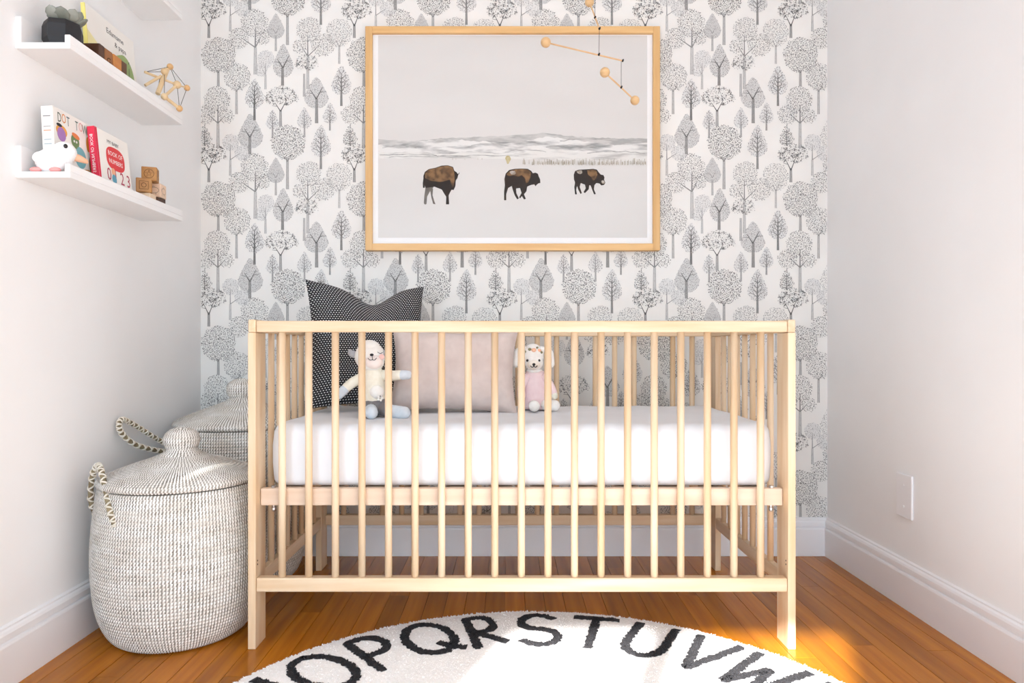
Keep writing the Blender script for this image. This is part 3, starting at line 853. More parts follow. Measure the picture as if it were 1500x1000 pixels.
# ------------------------------------------------------------------ round alphabet rug
RC = (0.066, 1.142); RR = 0.745; RT = 0.014
M_rug = mat('white_cotton_pile', lin((247, 246, 245)), lin((241, 240, 239)), rough=1.0, scale=40, bump=0.6, bscale=160)
M_rugblack = mat('black_cotton_pile', lin((38, 37, 40)), lin((48, 47, 50)), rough=1.0, scale=60, bump=0.5, bscale=160)
rug = thing('alphabet_rug', (RC[0], RC[1], 0), 'round white tufted rug with black alphabet letters around its rim', 'rug')
V, F = lathe([(RR-0.004, 0.001), (RR, 0.005), (RR-0.002, RT-0.003), (RR-0.010, RT), (RR*0.9, RT), (RR*0.6, RT), (RR*0.3, RT), (0.02, RT)], (RC[0], RC[1], 0), 220)
obj('rug_base', V, F, M_rug, parent=rug, smooth=True)
def arc(cx, cy, rx, ry, a0, a1, n=14): return [(cx+rx*math.cos(math.radians(a0+(a1-a0)*i/n)), cy+ry*math.sin(math.radians(a0+(a1-a0)*i/n))) for i in range(n+1)]
G = {
 'A': [[(-.4, 0), (0, 1), (.4, 0)], [(-.22, .38), (.22, .38)]],
 'B': [[(-.3, 0), (-.3, 1)], [(-.3, 1)]+arc(-.05, .76, .32, .24, 90, -90)+[(-.3, .52)]+arc(0, .26, .36, .26, 90, -90)+[(-.3, 0)]],
 'C': [arc(.05, .5, .42, .5, 50, 310)], 'D': [[(-.3, 0), (-.3, 1)]+arc(-.1, .5, .45, .5, 90, -90)+[(-.3, 0)]],
 'E': [[(.3, 1), (-.3, 1), (-.3, 0), (.3, 0)], [(-.3, .5), (.2, .5)]], 'F': [[(.3, 1), (-.3, 1), (-.3, 0)], [(-.3, .5), (.2, .5)]],
 'G': [arc(.02, .5, .42, .5, 50, 340)+[(.42, .45), (.1, .45)]], 'H': [[(-.35, 0), (-.35, 1)], [(.35, 0), (.35, 1)], [(-.35, .5), (.35, .5)]],
 'I': [[(0, 0), (0, 1)]], 'J': [[(.25, 1), (.25, .3)]+arc(0, .28, .25, .28, 0, -170)], 'K': [[(-.3, 0), (-.3, 1)], [(.32, 1), (-.28, .45), (.34, 0)]],
 'L': [[(-.28, 1), (-.28, 0), (.3, 0)]], 'M': [[(-.42, 0), (-.36, 1), (0, .3), (.36, 1), (.42, 0)]], 'N': [[(-.34, 0), (-.34, 1), (.34, 0), (.34, 1)]],
 'O': [arc(0, .5, .47, .5, 80, 440, 26)], 'P': [[(-.26, 0), (-.3, .96)]+arc(-.02, .72, .36, .27, 100, -100)+[(-.27, .46)]],
 'Q': [arc(0, .52, .48, .48, 80, 440, 26), [(.12, .32), (.30, .14), (.5, .06)]],
 'R': [[(-.24, 0), (-.28, .96)]+arc(-.02, .74, .28, .25, 100, -100)+[(-.22, .5), (.36, .12)]],
 'S': [arc(0, .745, .36, .255, 30, 240, 14)+arc(.02, .25, .38, .25, 80, -150, 14)],
 'T': [[(-.45, .97), (.45, 1)], [(0, .98), (0, 0)]], 'U': [[(-.38, 1), (-.38, .38)]+arc(0, .36, .38, .36, 180, 360, 14)+[(.38, 1)]],
 'V': [[(-.40, 1), (-.02, 0), (.44, 1)]], 'W': [[(-.5, 1), (-.28, 0), (0, .7), (.26, 0), (.5, 1)]],
 'X': [[(-.36, 1), (.36, 0)], [(.36, 1), (-.36, 0)]], 'Y': [[(-.36, 1), (0, .5), (.36, 1)], [(0, .5), (0, 0)]], 'Z': [[(-.34, 1), (.34, 1), (-.34, 0), (.34, 0)]],
}
M_SEG = []
step = math.radians(13.0); LH = 0.182; LW = 0.122
order = 'ABCDEFGHIJKLMNOPQRSTUVWXYZ'
for k, ch in enumerate(order):
    th = math.radians(0.9)+(k-18)*step        # S stands at the far rim
    r0 = RR-0.036-LH
    rad = Vector((math.sin(th), math.cos(th))); tan = Vector((math.cos(th), -math.sin(th)))
    def W2(u, v): return (RC[0]+rad.x*(r0+v*LH)+tan.x*u*LW, RC[1]+rad.y*(r0+v*LH)+tan.y*u*LW)
    lines = [[W2(*p) for p in ln] for ln in G[ch]]
    for ln in lines: M_SEG += list(zip(ln, ln[1:]))
    V2, F2 = strokes2d(lines, 0.0195, jag=0.5, step=0.006)
    V, F = solid2d(V2, F2, lambda u, v, w_: (u, v, w_), RT-0.004, RT+0.0022)
    # tufts of black yarn over the stroke
    if RC[1]+rad.y*RR > 1.1:
        for a, b_ in [s for ln in lines for s in zip(ln, ln[1:])]:
            L = math.hypot(b_[0]-a[0], b_[1]-a[1])
            for _ in range(max(1, int(L*2600))):
                f = random.random(); o2 = random.uniform(-0.0105, 0.0105); d = ((b_[0]-a[0])/max(L, 1e-6), (b_[1]-a[1])/max(L, 1e-6))
                x = a[0]+(b_[0]-a[0])*f-d[1]*o2; y = a[1]+(b_[1]-a[1])*f+d[0]*o2
                an = random.uniform(0, 6.28); s = random.uniform(0.0022, 0.004); q = len(V)
                V += [(x-s*math.cos(an), y-s*math.sin(an), RT), (x+s*math.cos(an), y+s*math.sin(an), RT), (x+random.uniform(-.003, .003), y+random.uniform(-.003, .003), RT+random.uniform(.003, .0055))]
                F += [(q, q+1, q+2)]
    obj('letter', V, F, M_rugblack, parent=rug)
SEG = np.array(M_SEG)
nt_ = 70000
rr_ = RR*np.sqrt(rng.uniform(0, 1, nt_)); aa = rng.uniform(0, 2*PI, nt_)
edge = rng.uniform(0, 2*PI, 9000); rr_ = np.concatenate([rr_, RR-0.012+rng.uniform(0, 0.013, 9000)]); aa = np.concatenate([aa, edge])
px_ = RC[0]+rr_*np.cos(aa); py_ = RC[1]+rr_*np.sin(aa)
vis = py_ > 1.15
px_, py_, rr_, aa = px_[vis], py_[vis], rr_[vis], aa[vis]
near = np.full(len(px_), 9.0)
for (a, b_) in SEG:
    if max(a[1], b_[1]) < 1.1: continue
    d = b_-a; L2 = (d**2).sum() or 1e-9
    t_ = np.clip(((px_-a[0])*d[0]+(py_-a[1])*d[1])/L2, 0, 1)
    near = np.minimum(near, np.hypot(px_-a[0]-t_*d[0], py_-a[1]-t_*d[1]))
ok = near > 0.0085
px_, py_, rr_, aa = px_[ok], py_[ok], rr_[ok], aa[ok]
n_ = len(px_); an = rng.uniform(0, 2*PI, n_); s_ = rng.uniform(0.0018, 0.0036, n_)
isedge = rr_ > RR-0.012
h_ = np.where(isedge, rng.uniform(-0.003, 0.003, n_), rng.uniform(0.0012, 0.0028, n_)); z0_ = np.where(isedge, RT-0.004, RT-0.001)
ox = np.where(isedge, np.cos(aa)*rng.uniform(0.002, 0.008, n_), rng.uniform(-.003, .003, n_)); oy = np.where(isedge, np.sin(aa)*rng.uniform(0.002, 0.008, n_), rng.uniform(-.003, .003, n_))
A = np.stack([np.column_stack([px_-s_*np.cos(an), py_-s_*np.sin(an), z0_]), np.column_stack([px_+s_*np.cos(an), py_+s_*np.sin(an), z0_]), np.column_stack([px_+ox, py_+oy, z0_+h_])], axis=1)
o = obj('pile', A.reshape(-1, 3), np.arange(n_*3).reshape(-1, 3), M_rug, parent=rug); o['kind'] = 'stuff'

# ------------------------------------------------------------------ framed bison picture
PYF = YB-0.034                                # front of the frame
pic = thing('framed_picture', (0.0, YB, 1.10), 'oak-framed print of three bison crossing a snowy plain', 'picture')
def PP(px, py, y=PYF): return P(px, py, y)
a = PP(535, 38); b_ = PP(967, 366.5); fw = 0.0245
fx0, fx1, fz0, fz1 = a.x, b_.x, b_.z, a.z
for nm, bx_, m in (('frame_side', box(fx0, fx0+fw, PYF, YB-0.0015, fz0, fz1), M_frame_z), ('frame_side', box(fx1-fw, fx1, PYF, YB-0.0015, fz0, fz1), M_frame_z),
                   ('frame_top', box(fx0+fw, fx1-fw, PYF, YB-0.0015, fz1-fw, fz1), M_frame_x), ('frame_bottom', box(fx0+fw, fx1-fw, PYF, YB-0.0015, fz0, fz0+fw), M_frame_x)):
    obj(nm, *bx_, m, parent=pic, bevel=0.0012)
M_mat = mat('white_mount', lin(240), lin(237), rough=0.9)
yM = YB-0.020
obj('mount', *box(fx0+fw, fx1-fw, yM, yM+0.003, fz0+fw, fz1-fw), M_mat, parent=pic)
# the print itself (flat ink on paper)
yP = yM-0.0008
def Q(px, py, d=0.0):
    v = P(px, py, yP-d); return (v.x, v.y, v.z)
M_print = mat('print_snow_sky', lin((217, 214, 210)), lin((212, 209, 205)), rough=0.85, scale=2.2, stretch=(1, 1, 3))
p0 = Q(554, 52); p1 = Q(948, 348)
pr = obj('print', *box(p0[0], p1[0], yP, yM, p1[2], p0[2]), M_print, parent=pic)
PL = [0]
def flat(name, poly, m, par=pr, d=None):
    PL[0] += 1
    d = d or (0.00005+0.00002*PL[0])
    V = [Q(x, y, d) for x, y in poly]
    # triangulate via bmesh
    bm = bmesh.new(); vs_ = [bm.verts.new(v) for v in V]; f = bm.faces.new(vs_); bm.normal_update(); bmesh.ops.triangulate(bm, faces=[f]); bm.normal_update()
    V = [tuple(v.co) for v in bm.verts]; bm.verts.index_update(); F = [tuple(v.index for v in q.verts) for q in bm.faces]; bm.free()
    return obj(name, V, F, m, parent=par)
rnd = random.Random(3)
def ridge(pts, amp, x0=554, x1=948, n=90):
    out = []
    for i in range(n+1):
        x = x0+(x1-x0)*i/n
        for (a0, b0), (a1, b1) in zip(pts, pts[1:]):
            if a0 <= x <= a1: y = b0+(b1-b0)*(x-a0)/(a1-a0); break
        out.append((x, y+rnd.uniform(-amp, amp)))
    return out
M_h1 = mat('print_far_hills', lin((200, 198, 194)), lin((172, 171, 168)), rough=0.9, scale=26, stretch=(0.6, 1, 2.6), ramp=(0.42, 0.58))
M_h2 = mat('print_mid_hills', lin((226, 224, 220)), lin((150, 150, 148)), rough=0.9, scale=24, stretch=(0.5, 1, 2.4), ramp=(0.46, 0.66))
M_h3 = mat('print_snow_slope', lin((222, 220, 215)), lin((186, 184, 180)), rough=0.9, scale=30, stretch=(0.4, 1, 2.5), ramp=(0.5, 0.7))
M_line = mat('print_shadow_line', lin((150, 149, 146)), lin((184, 182, 178)), rough=0.9, scale=60)
M_brush = mat('print_brushwood', lin((150, 140, 122)), lin((186, 178, 160)), rough=0.9, scale=120)
r1 = ridge([(554, 204), (600, 207), (640, 203), (700, 200), (740, 199), (800, 194), (830, 199), (880, 202), (948, 203)], 0.8)
flat('far_hills', r1+[(948, 230), (554, 230)], M_h1)
r2 = ridge([(554, 213), (620, 207), (650, 203), (700, 207), (760, 209), (800, 200), (850, 206), (900, 212), (948, 209)], 1.2)
flat('mid_hills', r2+[(948, 232), (554, 232)], M_h2)
r3 = ridge([(554, 224), (600, 222), (650, 226), (690, 221), (740, 227), (800, 218), (860, 224), (948, 219)], 0.8)
flat('snow_slope', r3+[(948, 236), (554, 230)], M_h3)
for (xa, xb, y) in ((556, 640, 226.5), (570, 690, 229.5), (640, 760, 228), (740, 800, 222), (800, 880, 215), (690, 745, 213), (860, 945, 224), (560, 610, 216), (820, 900, 206)):
    n = 12; top = [(xa+(xb-xa)*i/n, y+rnd.uniform(-.8, .8)-3*math.sin(i/n*PI)*(0.3 if y > 225 else 1)) for i in range(n+1)]
    flat('shadow_line', top+[(x, yy+rnd.uniform(0.5, 1.4)) for x, yy in reversed(top)], M_line)
V = []; F = []
def strokes_add(x, y, h, wd):
    k = len(V); V.extend([Q(x-wd, y, 0.0012), Q(x+wd, y, 0.0012), Q(x+wd*0.7+rnd.uniform(-.4, .4), y-h, 0.0012), Q(x-wd*0.7, y-h, 0.0012)]); F.append((k, k+1, k+2, k+3))
for x in np.arange(766, 947, 1.0):
    if rnd.random() < (0.85 if (795 < x < 835 or 845 < x < 905 or x > 925) else 0.45): strokes_add(x+rnd.uniform(-.4, .4), 241+rnd.uniform(-1, 1), rnd.uniform(3, 9), rnd.uniform(0.25, 0.5))
for x in (663, 668, 681, 700, 706): strokes_add(x, 234, rnd.uniform(2, 4), 0.3)
obj('brushwood', V, F, M_brush, parent=pr)['kind'] = 'stuff'
M_willow = mat('print_yellow_bush', lin((176, 160, 110)), lin((196, 184, 146)), rough=0.9, scale=100)
flat('yellow_bush', [(741, 229), (744, 227.5), (747, 229), (748.5, 233), (746.5, 237), (744.8, 240), (743, 240), (741.5, 236), (740, 232)], M_willow)
# three bison, each a flat printed silhouette with tan back and dark legs
M_bison = mat('print_bison_dark', lin((52, 38, 28)), lin((38, 30, 26)), rough=0.9, scale=90)
M_tan = mat('print_bison_tan', lin((138, 104, 68)), lin((86, 62, 42)), rough=0.9, scale=60, ramp=(0.4, 0.62))
M_far_leg = mat('print_bison_grey_leg', lin((120, 114, 106)), lin((104, 98, 92)), rough=0.9, scale=80)
def Z(pts): return [(600+x/5.0, 220+y/5.0) for x, y in pts]
A1 = Z([(100, 190), (112, 158), (140, 138), (190, 128), (235, 112), (280, 110), (318, 122), (328, 150), (346, 162), (356, 182), (350, 205), (338, 222), (336, 262), (322, 292), (308, 288), (296, 310), (286, 330), (290, 396), (266, 396), (268, 340), (252, 316), (236, 288), (180, 266), (150, 276), (118, 280), (104, 240)])
A1L = [Z([(116, 276), (108, 330), (104, 388), (112, 398), (124, 394), (128, 340), (150, 300), (178, 268)]), Z([(150, 290), (160, 350), (172, 392), (190, 396), (182, 376), (168, 330), (172, 280)])]
A1T = Z([(112, 166), (140, 142), (190, 132), (240, 116), (284, 114), (316, 128), (328, 170), (330, 220), (318, 270), (304, 250), (296, 215), (230, 232), (160, 225), (115, 205)])
A2 = Z([(694, 210), (704, 170), (730, 144), (770, 136), (820, 134), (866, 136), (892, 152), (902, 168), (922, 164), (940, 172), (946, 192), (956, 212), (958, 240), (944, 242), (930, 254), (922, 264), (914, 250), (890, 254), (862, 266), (856, 300), (838, 322), (852, 356), (838, 360), (822, 336), (810, 352), (802, 346), (820, 312), (808, 276), (780, 280), (782, 314), (800, 352), (788, 360), (770, 330), (756, 290), (748, 262), (722, 276), (708, 320), (708, 366), (692, 366), (692, 300), (698, 256)])
A2T = Z([(708, 176), (736, 150), (780, 140), (830, 138), (868, 142), (890, 162), (884, 200), (868, 236), (852, 240), (846, 205), (820, 180), (796, 196), (760, 182), (730, 190)])
A3 = Z([(1202, 180), (1212, 152), (1240, 142), (1290, 140), (1345, 136), (1372, 142), (1388, 164), (1400, 178), (1420, 182), (1428, 200), (1424, 214), (1434, 238), (1424, 254), (1404, 258), (1392, 244), (1368, 240), (1354, 256), (1350, 286), (1364, 320), (1352, 324), (1340, 296), (1326, 258), (1316, 256), (1312, 286), (1284, 314), (1274, 306), (1290, 278), (1284, 252), (1254, 240), (1246, 268), (1262, 314), (1252, 320), (1236, 290), (1226, 262), (1220, 290), (1226, 322), (1212, 324), (1206, 270), (1212, 236), (1204, 214)])
A3T = Z([(1300, 146), (1345, 142), (1368, 150), (1376, 180), (1360, 214), (1344, 222), (1330, 196), (1306, 178)])
g1 = flat('bison', A1, M_bison); flat('bison_tail', Z([(102, 200), (96, 240), (98, 276), (112, 274), (108, 240), (112, 205)]), M_bison)
for q in A1L: flat('bison_leg', q, M_far_leg)
flat('bison_back', A1T, M_tan)
flat('bison_horn', Z([(344, 172), (352, 184), (364, 172), (364, 160), (358, 172), (350, 172)]), M_bison)
flat('bison', A2, M_bison); flat('bison_back', A2T, M_tan); flat('bison', A3, M_bison); flat('bison_back', A3T, M_tan)
M_fr = mat('print_snow_frost', lin((190, 182, 172)), lin((140, 124, 106)), rough=0.9, scale=120)
flat('frost', Z([(732, 158), (750, 150), (772, 152), (780, 170), (762, 180), (744, 176)]), M_fr)
flat('frost', Z([(1222, 156), (1240, 147), (1262, 148), (1266, 166), (1248, 176), (1232, 168)]), M_fr)
flat('frost', Z([(1404, 224), (1416, 218), (1428, 228), (1430, 240), (1418, 246), (1406, 238)]), M_fr)
# glass
M_glass = bpy.data.materials.new('picture_glass'); M_glass.use_nodes = True
nt = M_glass.node_tree; nt.nodes.remove(nt.nodes['Principled BSDF'])
tr = nt.nodes.new('ShaderNodeBsdfTransparent'); gl = nt.nodes.new('ShaderNodeBsdfGlossy'); gl.inputs['Roughness'].default_value = 0.22
fz = nt.nodes.new('ShaderNodeFresnel'); fz.inputs['IOR'].default_value = 1.15; mx = nt.nodes.new('ShaderNodeMixShader')
nt.links.new(fz.outputs[0], mx.inputs[0]); nt.links.new(tr.outputs[0], mx.inputs[1]); nt.links.new(gl.outputs[0], mx.inputs[2])
nt.links.new(mx.outputs[0], nt.nodes['Material Output'].inputs[0])
obj('glass', *box(fx0+fw-0.002, fx1-fw+0.002, PYF+0.006, PYF+0.008, fz0+fw-0.002, fz1-fw+0.002), M_glass, parent=pic)

# ------------------------------------------------------------------ hanging mobile
M_ball = mat('pale_beech_ball', lin((222, 186, 138)), lin((206, 168, 120)), rough=0.5, scale=40, stretch=(1, 1, 4))
M_rod = mat('beech_dowel', lin((222, 184, 138)), lin((206, 164, 118)), rough=0.5, scale=30)
M_string = mat('grey_string', lin((96, 92, 88)), lin((80, 76, 72)), rough=0.9)
mob = thing('hanging_mobile', P(871.5, 26, 1.98), 'hanging mobile of beech balls on thin dowels before the framed print', 'mobile')
def ball(px, py, Y, r): obj('ball', *ellipsoid(P(px, py, Y), (r, r, r), 20), M_ball, parent=mob, smooth=True)
def rod(a, b_): obj('rod', *tube([a, b_], 0.0023, 8), M_rod, parent=mob, smooth=False)
def knot(p): obj('knot', *join(ellipsoid(p, (0.0032, 0.0032, 0.0036), 8), ellipsoid(p+Vector((0.002, 0, 0.0025)), (0.002, 0.002, 0.003), 8)), M_black, parent=mob, smooth=True)
def string(a, b_): obj('string', *tube([a, b_], 0.0007, 5), M_string, parent=mob)
MY = 1.95
hang = P(871.5, 26, 1.98); e0 = P(878, 42, MY); bb = P(863.5, 3, 2.03)
rod(bb, e0); ball(863.5, 3, 2.03, 0.014); knot(hang); knot(e0)
string(hang, Vector((hang.x, hang.y, ZC)))
r1m = P(877.2, 80, MY); string(e0, r1m); knot(r1m)
ra, rb = P(806, 63.7, MY-0.01), P(912, 89, MY+0.01); rod(ra, rb); ball(799.5, 62, MY-0.01, 0.0145); knot(rb)
r2m = P(910, 128, MY+0.01); string(P(910, 89, MY+0.01), r2m); knot(r2m)
rod(P(886, 106, MY), P(930, 147, MY+0.02)); ball(886, 106, MY, 0.0142); ball(930, 147, MY+0.02, 0.0132)
# ------------------------------------------------------------------ picture ledges on the left wall
SY0, SY1 = 1.522, 2.048; SXF = -0.978
def ledge(zb, label):
    t = thing('picture_ledge', (XL, (SY0+SY1)/2, zb), label, 'shelf', 'white picture ledges')
    obj('back_panel', *box(XL, XL+0.013, SY0, SY1, zb+0.014, zb+0.072), M_white_mdf, parent=t, bevel=0.0008)
    obj('ledge_board', *box(XL, SXF, SY0, SY1, zb, zb+0.0138), M_white_mdf, parent=t, bevel=0.0008)
    obj('front_lip', *box(SXF-0.012, SXF, SY0, SY1, zb+0.014, zb+0.031), M_white_mdf, parent=t, bevel=0.0008)
    return t
ZS1, ZS2, ZS3 = 1.407, 1.119, 1.722
ledge(ZS1, 'white picture ledge holding the succulent and wooden clutching toy')
ledge(ZS2, 'white picture ledge holding the counting book and stacked blocks')
ledge(ZS3, 'empty white picture ledge above the succulent')
L1, L2 = ZS1+0.0141, ZS2+0.0141

# succulent in a faceted black pot
M_pot = mat('matte_black_pot', lin((34, 34, 38)), lin((28, 28, 31)), rough=0.55, scale=10)
M_soil = mat('dark_soil', lin((60, 50, 42)), lin((40, 34, 28)), rough=1.0, scale=80)
M_succ = mat('grey_green_leaf', lin((146, 150, 142)), lin((108, 114, 104)), rough=0.6, scale=30, rand=0.12)
pc = Vector((-1.034, 1.585, L1))
suc = thing('potted_succulent', pc, 'grey-green rosette succulent in a faceted matte black pot', 'plant')
V, F = lathe([(0.030, 0), (0.042, 0.026), (0.042, 0.056), (0.038, 0.068), (0.034, 0.068), (0.034, 0.060)], tuple(pc), 7)
obj('pot', V, F, M_pot, parent=suc)
obj('soil', *lathe([(0.0335, 0.056), (0.0335, 0.0605), (0.01, 0.062)], tuple(pc), 14), M_soil, parent=suc)
def leaf_mesh():
    V = []; F = []; n = 10; rows = [(0, 0.30, 0.004), (0.25, 0.62, 0.006), (0.5, 0.92, 0.007), (0.72, 1.0, 0.0065), (0.9, 0.66, 0.005), (1.0, 0.12, 0.002)]
    for t, wv, th in rows:
        for i in range(n):
            a = 2*PI*i/n; V.append((0.036*t, 0.0125*wv*math.cos(a), th*math.sin(a)*0.6+0.012*t*t))
    for k in range(len(rows)-1):
        for i in range(n): j = (i+1) % n; F.append((k*n+i, k*n+j, (k+1)*n+j, (k+1)*n+i))
    F += [tuple(range(n-1, -1, -1)), tuple(range((len(rows)-1)*n, len(rows)*n))]
    return mesh_data('leaf', V, F, M_succ, smooth=True)
lm = leaf_mesh()
for ring, (cnt, tilt, sc, hz) in enumerate(((12, 10, 1.30, 0.066), (8, 30, 1.02, 0.068), (6, 52, 0.74, 0.069), (4, 72, 0.5, 0.070))):
    for k in range(cnt):
        az = 2*PI*(k+0.5*(ring % 2))/cnt+random.uniform(-.12, .12)
        s = sc*(0.62 if math.cos(az) < -0.35 and ring == 0 else 1)
        inst(lm, 'leaf', suc, (0.006*math.cos(az), 0.006*math.sin(az), hz), Euler((0, -math.radians(tilt+random.uniform(-6, 6)), az)), (s, s*1.05, s))

# books: local frame u along +Y, v up the cover, w outwards
def book_frame(x, y, z, lean):
    a = math.radians(lean)
    return lambda u, v, w_: (x-math.sin(a)*v+math.cos(a)*w_, y+u, z+math.cos(a)*v+math.sin(a)*w_)
M_cover = mat('white_card_cover', lin((240, 237, 231)), lin((236, 232, 226)), rough=0.55)
M_pages = mat('page_block', lin((236, 230, 214)), lin((222, 214, 196)), rough=0.9, scale=200, stretch=(1, 1, 0.1))
INK = {}
def ink(name, c):
    return mat('printed_'+name, lin(c), tuple(v*0.92 for v in lin(c)), rough=0.6, scale=20)
def book(T, wd, ht, th, m_cov, m_spine, label, spine_label=None):
    c0 = T(wd/2, 0, th/2)
    t = thing('picture_book', c0, label, 'book', 'children\'s books on the ledges')
    P4 = lambda u0, u1, v0, v1, w0, w1: prism([(u0, v0), (u1, v0), (u1, v1), (u0, v1)], T, w0, w1)
    cv = obj('front_cover', *P4(0.003, wd, 0, ht, th-0.0022, th), m_cov, parent=t)
    obj('back_cover', *P4(0.003, wd, 0, ht, 0, 0.0022), m_cov, parent=t)
    obj('pages', *P4(0.004, wd-0.003, 0.002, ht-0.002, 0.0023, th-0.0023), M_pages, parent=t)
    sp = obj('spine', *P4(0, 0.003, 0, ht, 0, th), m_spine, parent=t)
    return t, cv, sp
def stamp(name, par, T, poly_or_VF, th, m, lvl=1):
    d = th+0.0002+0.00012*lvl
    if isinstance(poly_or_VF, tuple): V2, F2 = poly_or_VF; V, F = [T(u, v, d) for u, v in V2], F2
    else: V = [T(u, v, d) for u, v in poly_or_VF]; F = [tuple(range(len(poly_or_VF)))]
    return obj(name, V, F, m, parent=par)
def shift(VF, du, dv, rot=0):
    c, s = math.cos(rot), math.sin(rot)
    return ([(x*c-y*s+du, x*s+y*c+dv) for x, y in VF[0]], VF[1])

# edamame book: white cover with a yellow slanting panel and a yellow spine
M_yellow = ink('soft_yellow', (240, 226, 130)); M_yellow2 = ink('pale_yellow', (243, 234, 176)); M_inkdark = ink('charcoal', (62, 60, 62))
T = book_frame(-1.064, 1.722, L1, 5.0)
bt, cv, sp = book(T, 0.225, 0.190, 0.010, M_cover, M_yellow, 'white picture book with a yellow panel and spine, behind the wooden blocks')
stamp('yellow_panel', cv, T, [(0.003, 0.0), (0.15, 0.0), (0.145, 0.03), (0.055, 0.10), (0.003, 0.125)], 0.010, M_yellow2)
stamp('title', cv, T, shift(text2d('Edamame', 0.021), 0.130, 0.162), 0.010, M_inkdark, 2)
stamp('title', cv, T, shift(text2d('& papa', 0.020), 0.152, 0.138), 0.010, M_inkdark, 2)
# dot book
TH = 0.027
T = book_frame(-1.063, 1.563, L2, 3.0)
bt, cv, sp = book(T, 0.150, 0.160, TH, M_cover, M_cover, 'white picture book printed with colourful round faces, behind the plush bird')
cl = [(96, 110, 100), (226, 140, 66), (70, 96, 104), None, (86, 120, 120), (226, 168, 160), (110, 124, 116), (220, 90, 70)]
for k, ch in enumerate('DOT TOWN'):
    if ch != ' ': stamp('title_letter', cv, T, shift(text2d(ch, 0.032, squash=0.62), 0.022+k*0.0158, 0.139+0.002*(k % 2)), TH, ink('letter%d' % k, cl[k]), 2)
def blob(u, v, rx, ry, c, lvl=1, rot=0): stamp('printed_dot', cv, T, ring2d(u, v, rx, ry, 22, rot), TH, ink('dot_%d_%d_%d' % c, c), lvl)
blob(0.028, 0.110, 0.020, 0.014, (236, 166, 72), 1); blob(0.027, 0.102, 0.0155, 0.0165, (172, 124, 190), 2); blob(0.020, 0.122, 0.010, 0.004, (40, 38, 42), 3)
blob(0.077, 0.101, 0.0155, 0.018, (112, 140, 92), 1); blob(0.080, 0.114, 0.015, 0.006, (232, 134, 78), 2, -0.2); blob(0.073, 0.100, 0.003, 0.003, (240, 240, 236), 3); blob(0.082, 0.100, 0.003, 0.003, (240, 240, 236), 3)
blob(0.095, 0.066, 0.022, 0.026, (120, 182, 190), 1); blob(0.128, 0.108, 0.008, 0.019, (238, 152, 60), 1); blob(0.138, 0.060, 0.010, 0.022, (168, 92, 40), 1); blob(0.128, 0.034, 0.026, 0.010, (206, 150, 80), 2)
# the thick spine carries small printed lines and a little blue face
def spine_stamp(poly, c, lvl=1): obj('spine_print', [T(-0.0002-0.0001*lvl, v, u) for u, v in poly], [tuple(range(len(poly)))], ink('sp_%d_%d_%d' % c, c), parent=sp)
spine_stamp(ring2d(0.012, 0.040, 0.0075, 0.012, 18), (160, 204, 214)); spine_stamp(ring2d(0.012, 0.053, 0.007, 0.005, 18), (40, 46, 58), 2)
for v, c in ((0.136, (120, 118, 116)), (0.112, (170, 168, 166)), (0.103, (226, 150, 110)), (0.082, (170, 190, 196)), (0.072, (170, 190, 196))):
    spine_stamp([(0.004, v), (0.021, v), (0.021, v+0.002), (0.004, v+0.002)], c)
# counting board book with red spine
M_red = ink('crimson', (222, 40, 72)); M_red2 = ink('coral_red', (222, 62, 66))
T = book_frame(-1.022, 1.680, L2, 6.0)
bt, cv, sp = book(T, 0.147, 0.152, 0.017, M_cover, M_red, 'white counting board book with a crimson spine and red oval title')
SV = lambda u, v, w_: T(-0.0003-w_*0, v, 0.0085+u)       # spine face looks along -Y
V2, F2 = text2d('BOOK OF NUMBERS', 0.0105)
V = [T(-0.0004, 0.085-u, 0.0085+v*1.0) for u, v in V2]; V = [T(-0.0004, 0.085-u, 0.0085-v) for u, v in V2]
obj('spine_title', V, [tuple(reversed(f)) for f in F2], ink('white', (246, 244, 242)), parent=sp)
stamp('crimson_hinge', cv, T, [(0.003, 0), (0.011, 0), (0.011, 0.152), (0.003, 0.152)], 0.017, M_red)
stamp('tan_patch', cv, T, ring2d(0.008, 0.01, 0.006, 0.012, 12), 0.017, ink('tan', (226, 150, 80)), 2)
V2 = ring2d(0, 0, 1, 1, 36); V2 = [(math.copysign(abs(x)**0.72, x)*0.041+0.082, math.copysign(abs(y)**0.72, y)*0.030+0.090) for x, y in V2]
stamp('red_oval', cv, T, V2, 0.017, M_red2)
M_inkwhite = ink('white', (246, 244, 242))
stamp('title', cv, T, shift(text2d('BOOK OF', 0.0165, squash=0.9), 0.082, 0.101), 0.017, M_inkwhite, 2)
stamp('title', cv, T, shift(text2d('NUMBERS', 0.0165, squash=0.85), 0.082, 0.081), 0.017, M_inkwhite, 2)
stamp('caption', cv, T, shift(text2d('MY BABY', 0.013), 0.076, 0.129), 0.017, M_inkdark, 2)
for k, ch in enumerate('0123'): stamp('numeral', cv, T, shift(text2d(ch, 0.046, squash=0.85), 0.046+k*0.029, 0.043), 0.017, ink('plum', (176, 56, 84)), 2)
stamp('printed_face', cv, T, ring2d(0.066, 0.054, 0.009, 0.010, 18), 0.017, ink('peach', (240, 176, 140)), 3)
stamp('printed_shirt', cv, T, ring2d(0.067, 0.036, 0.010, 0.012, 18), 0.017, ink('sea_blue', (100, 164, 188)), 4)

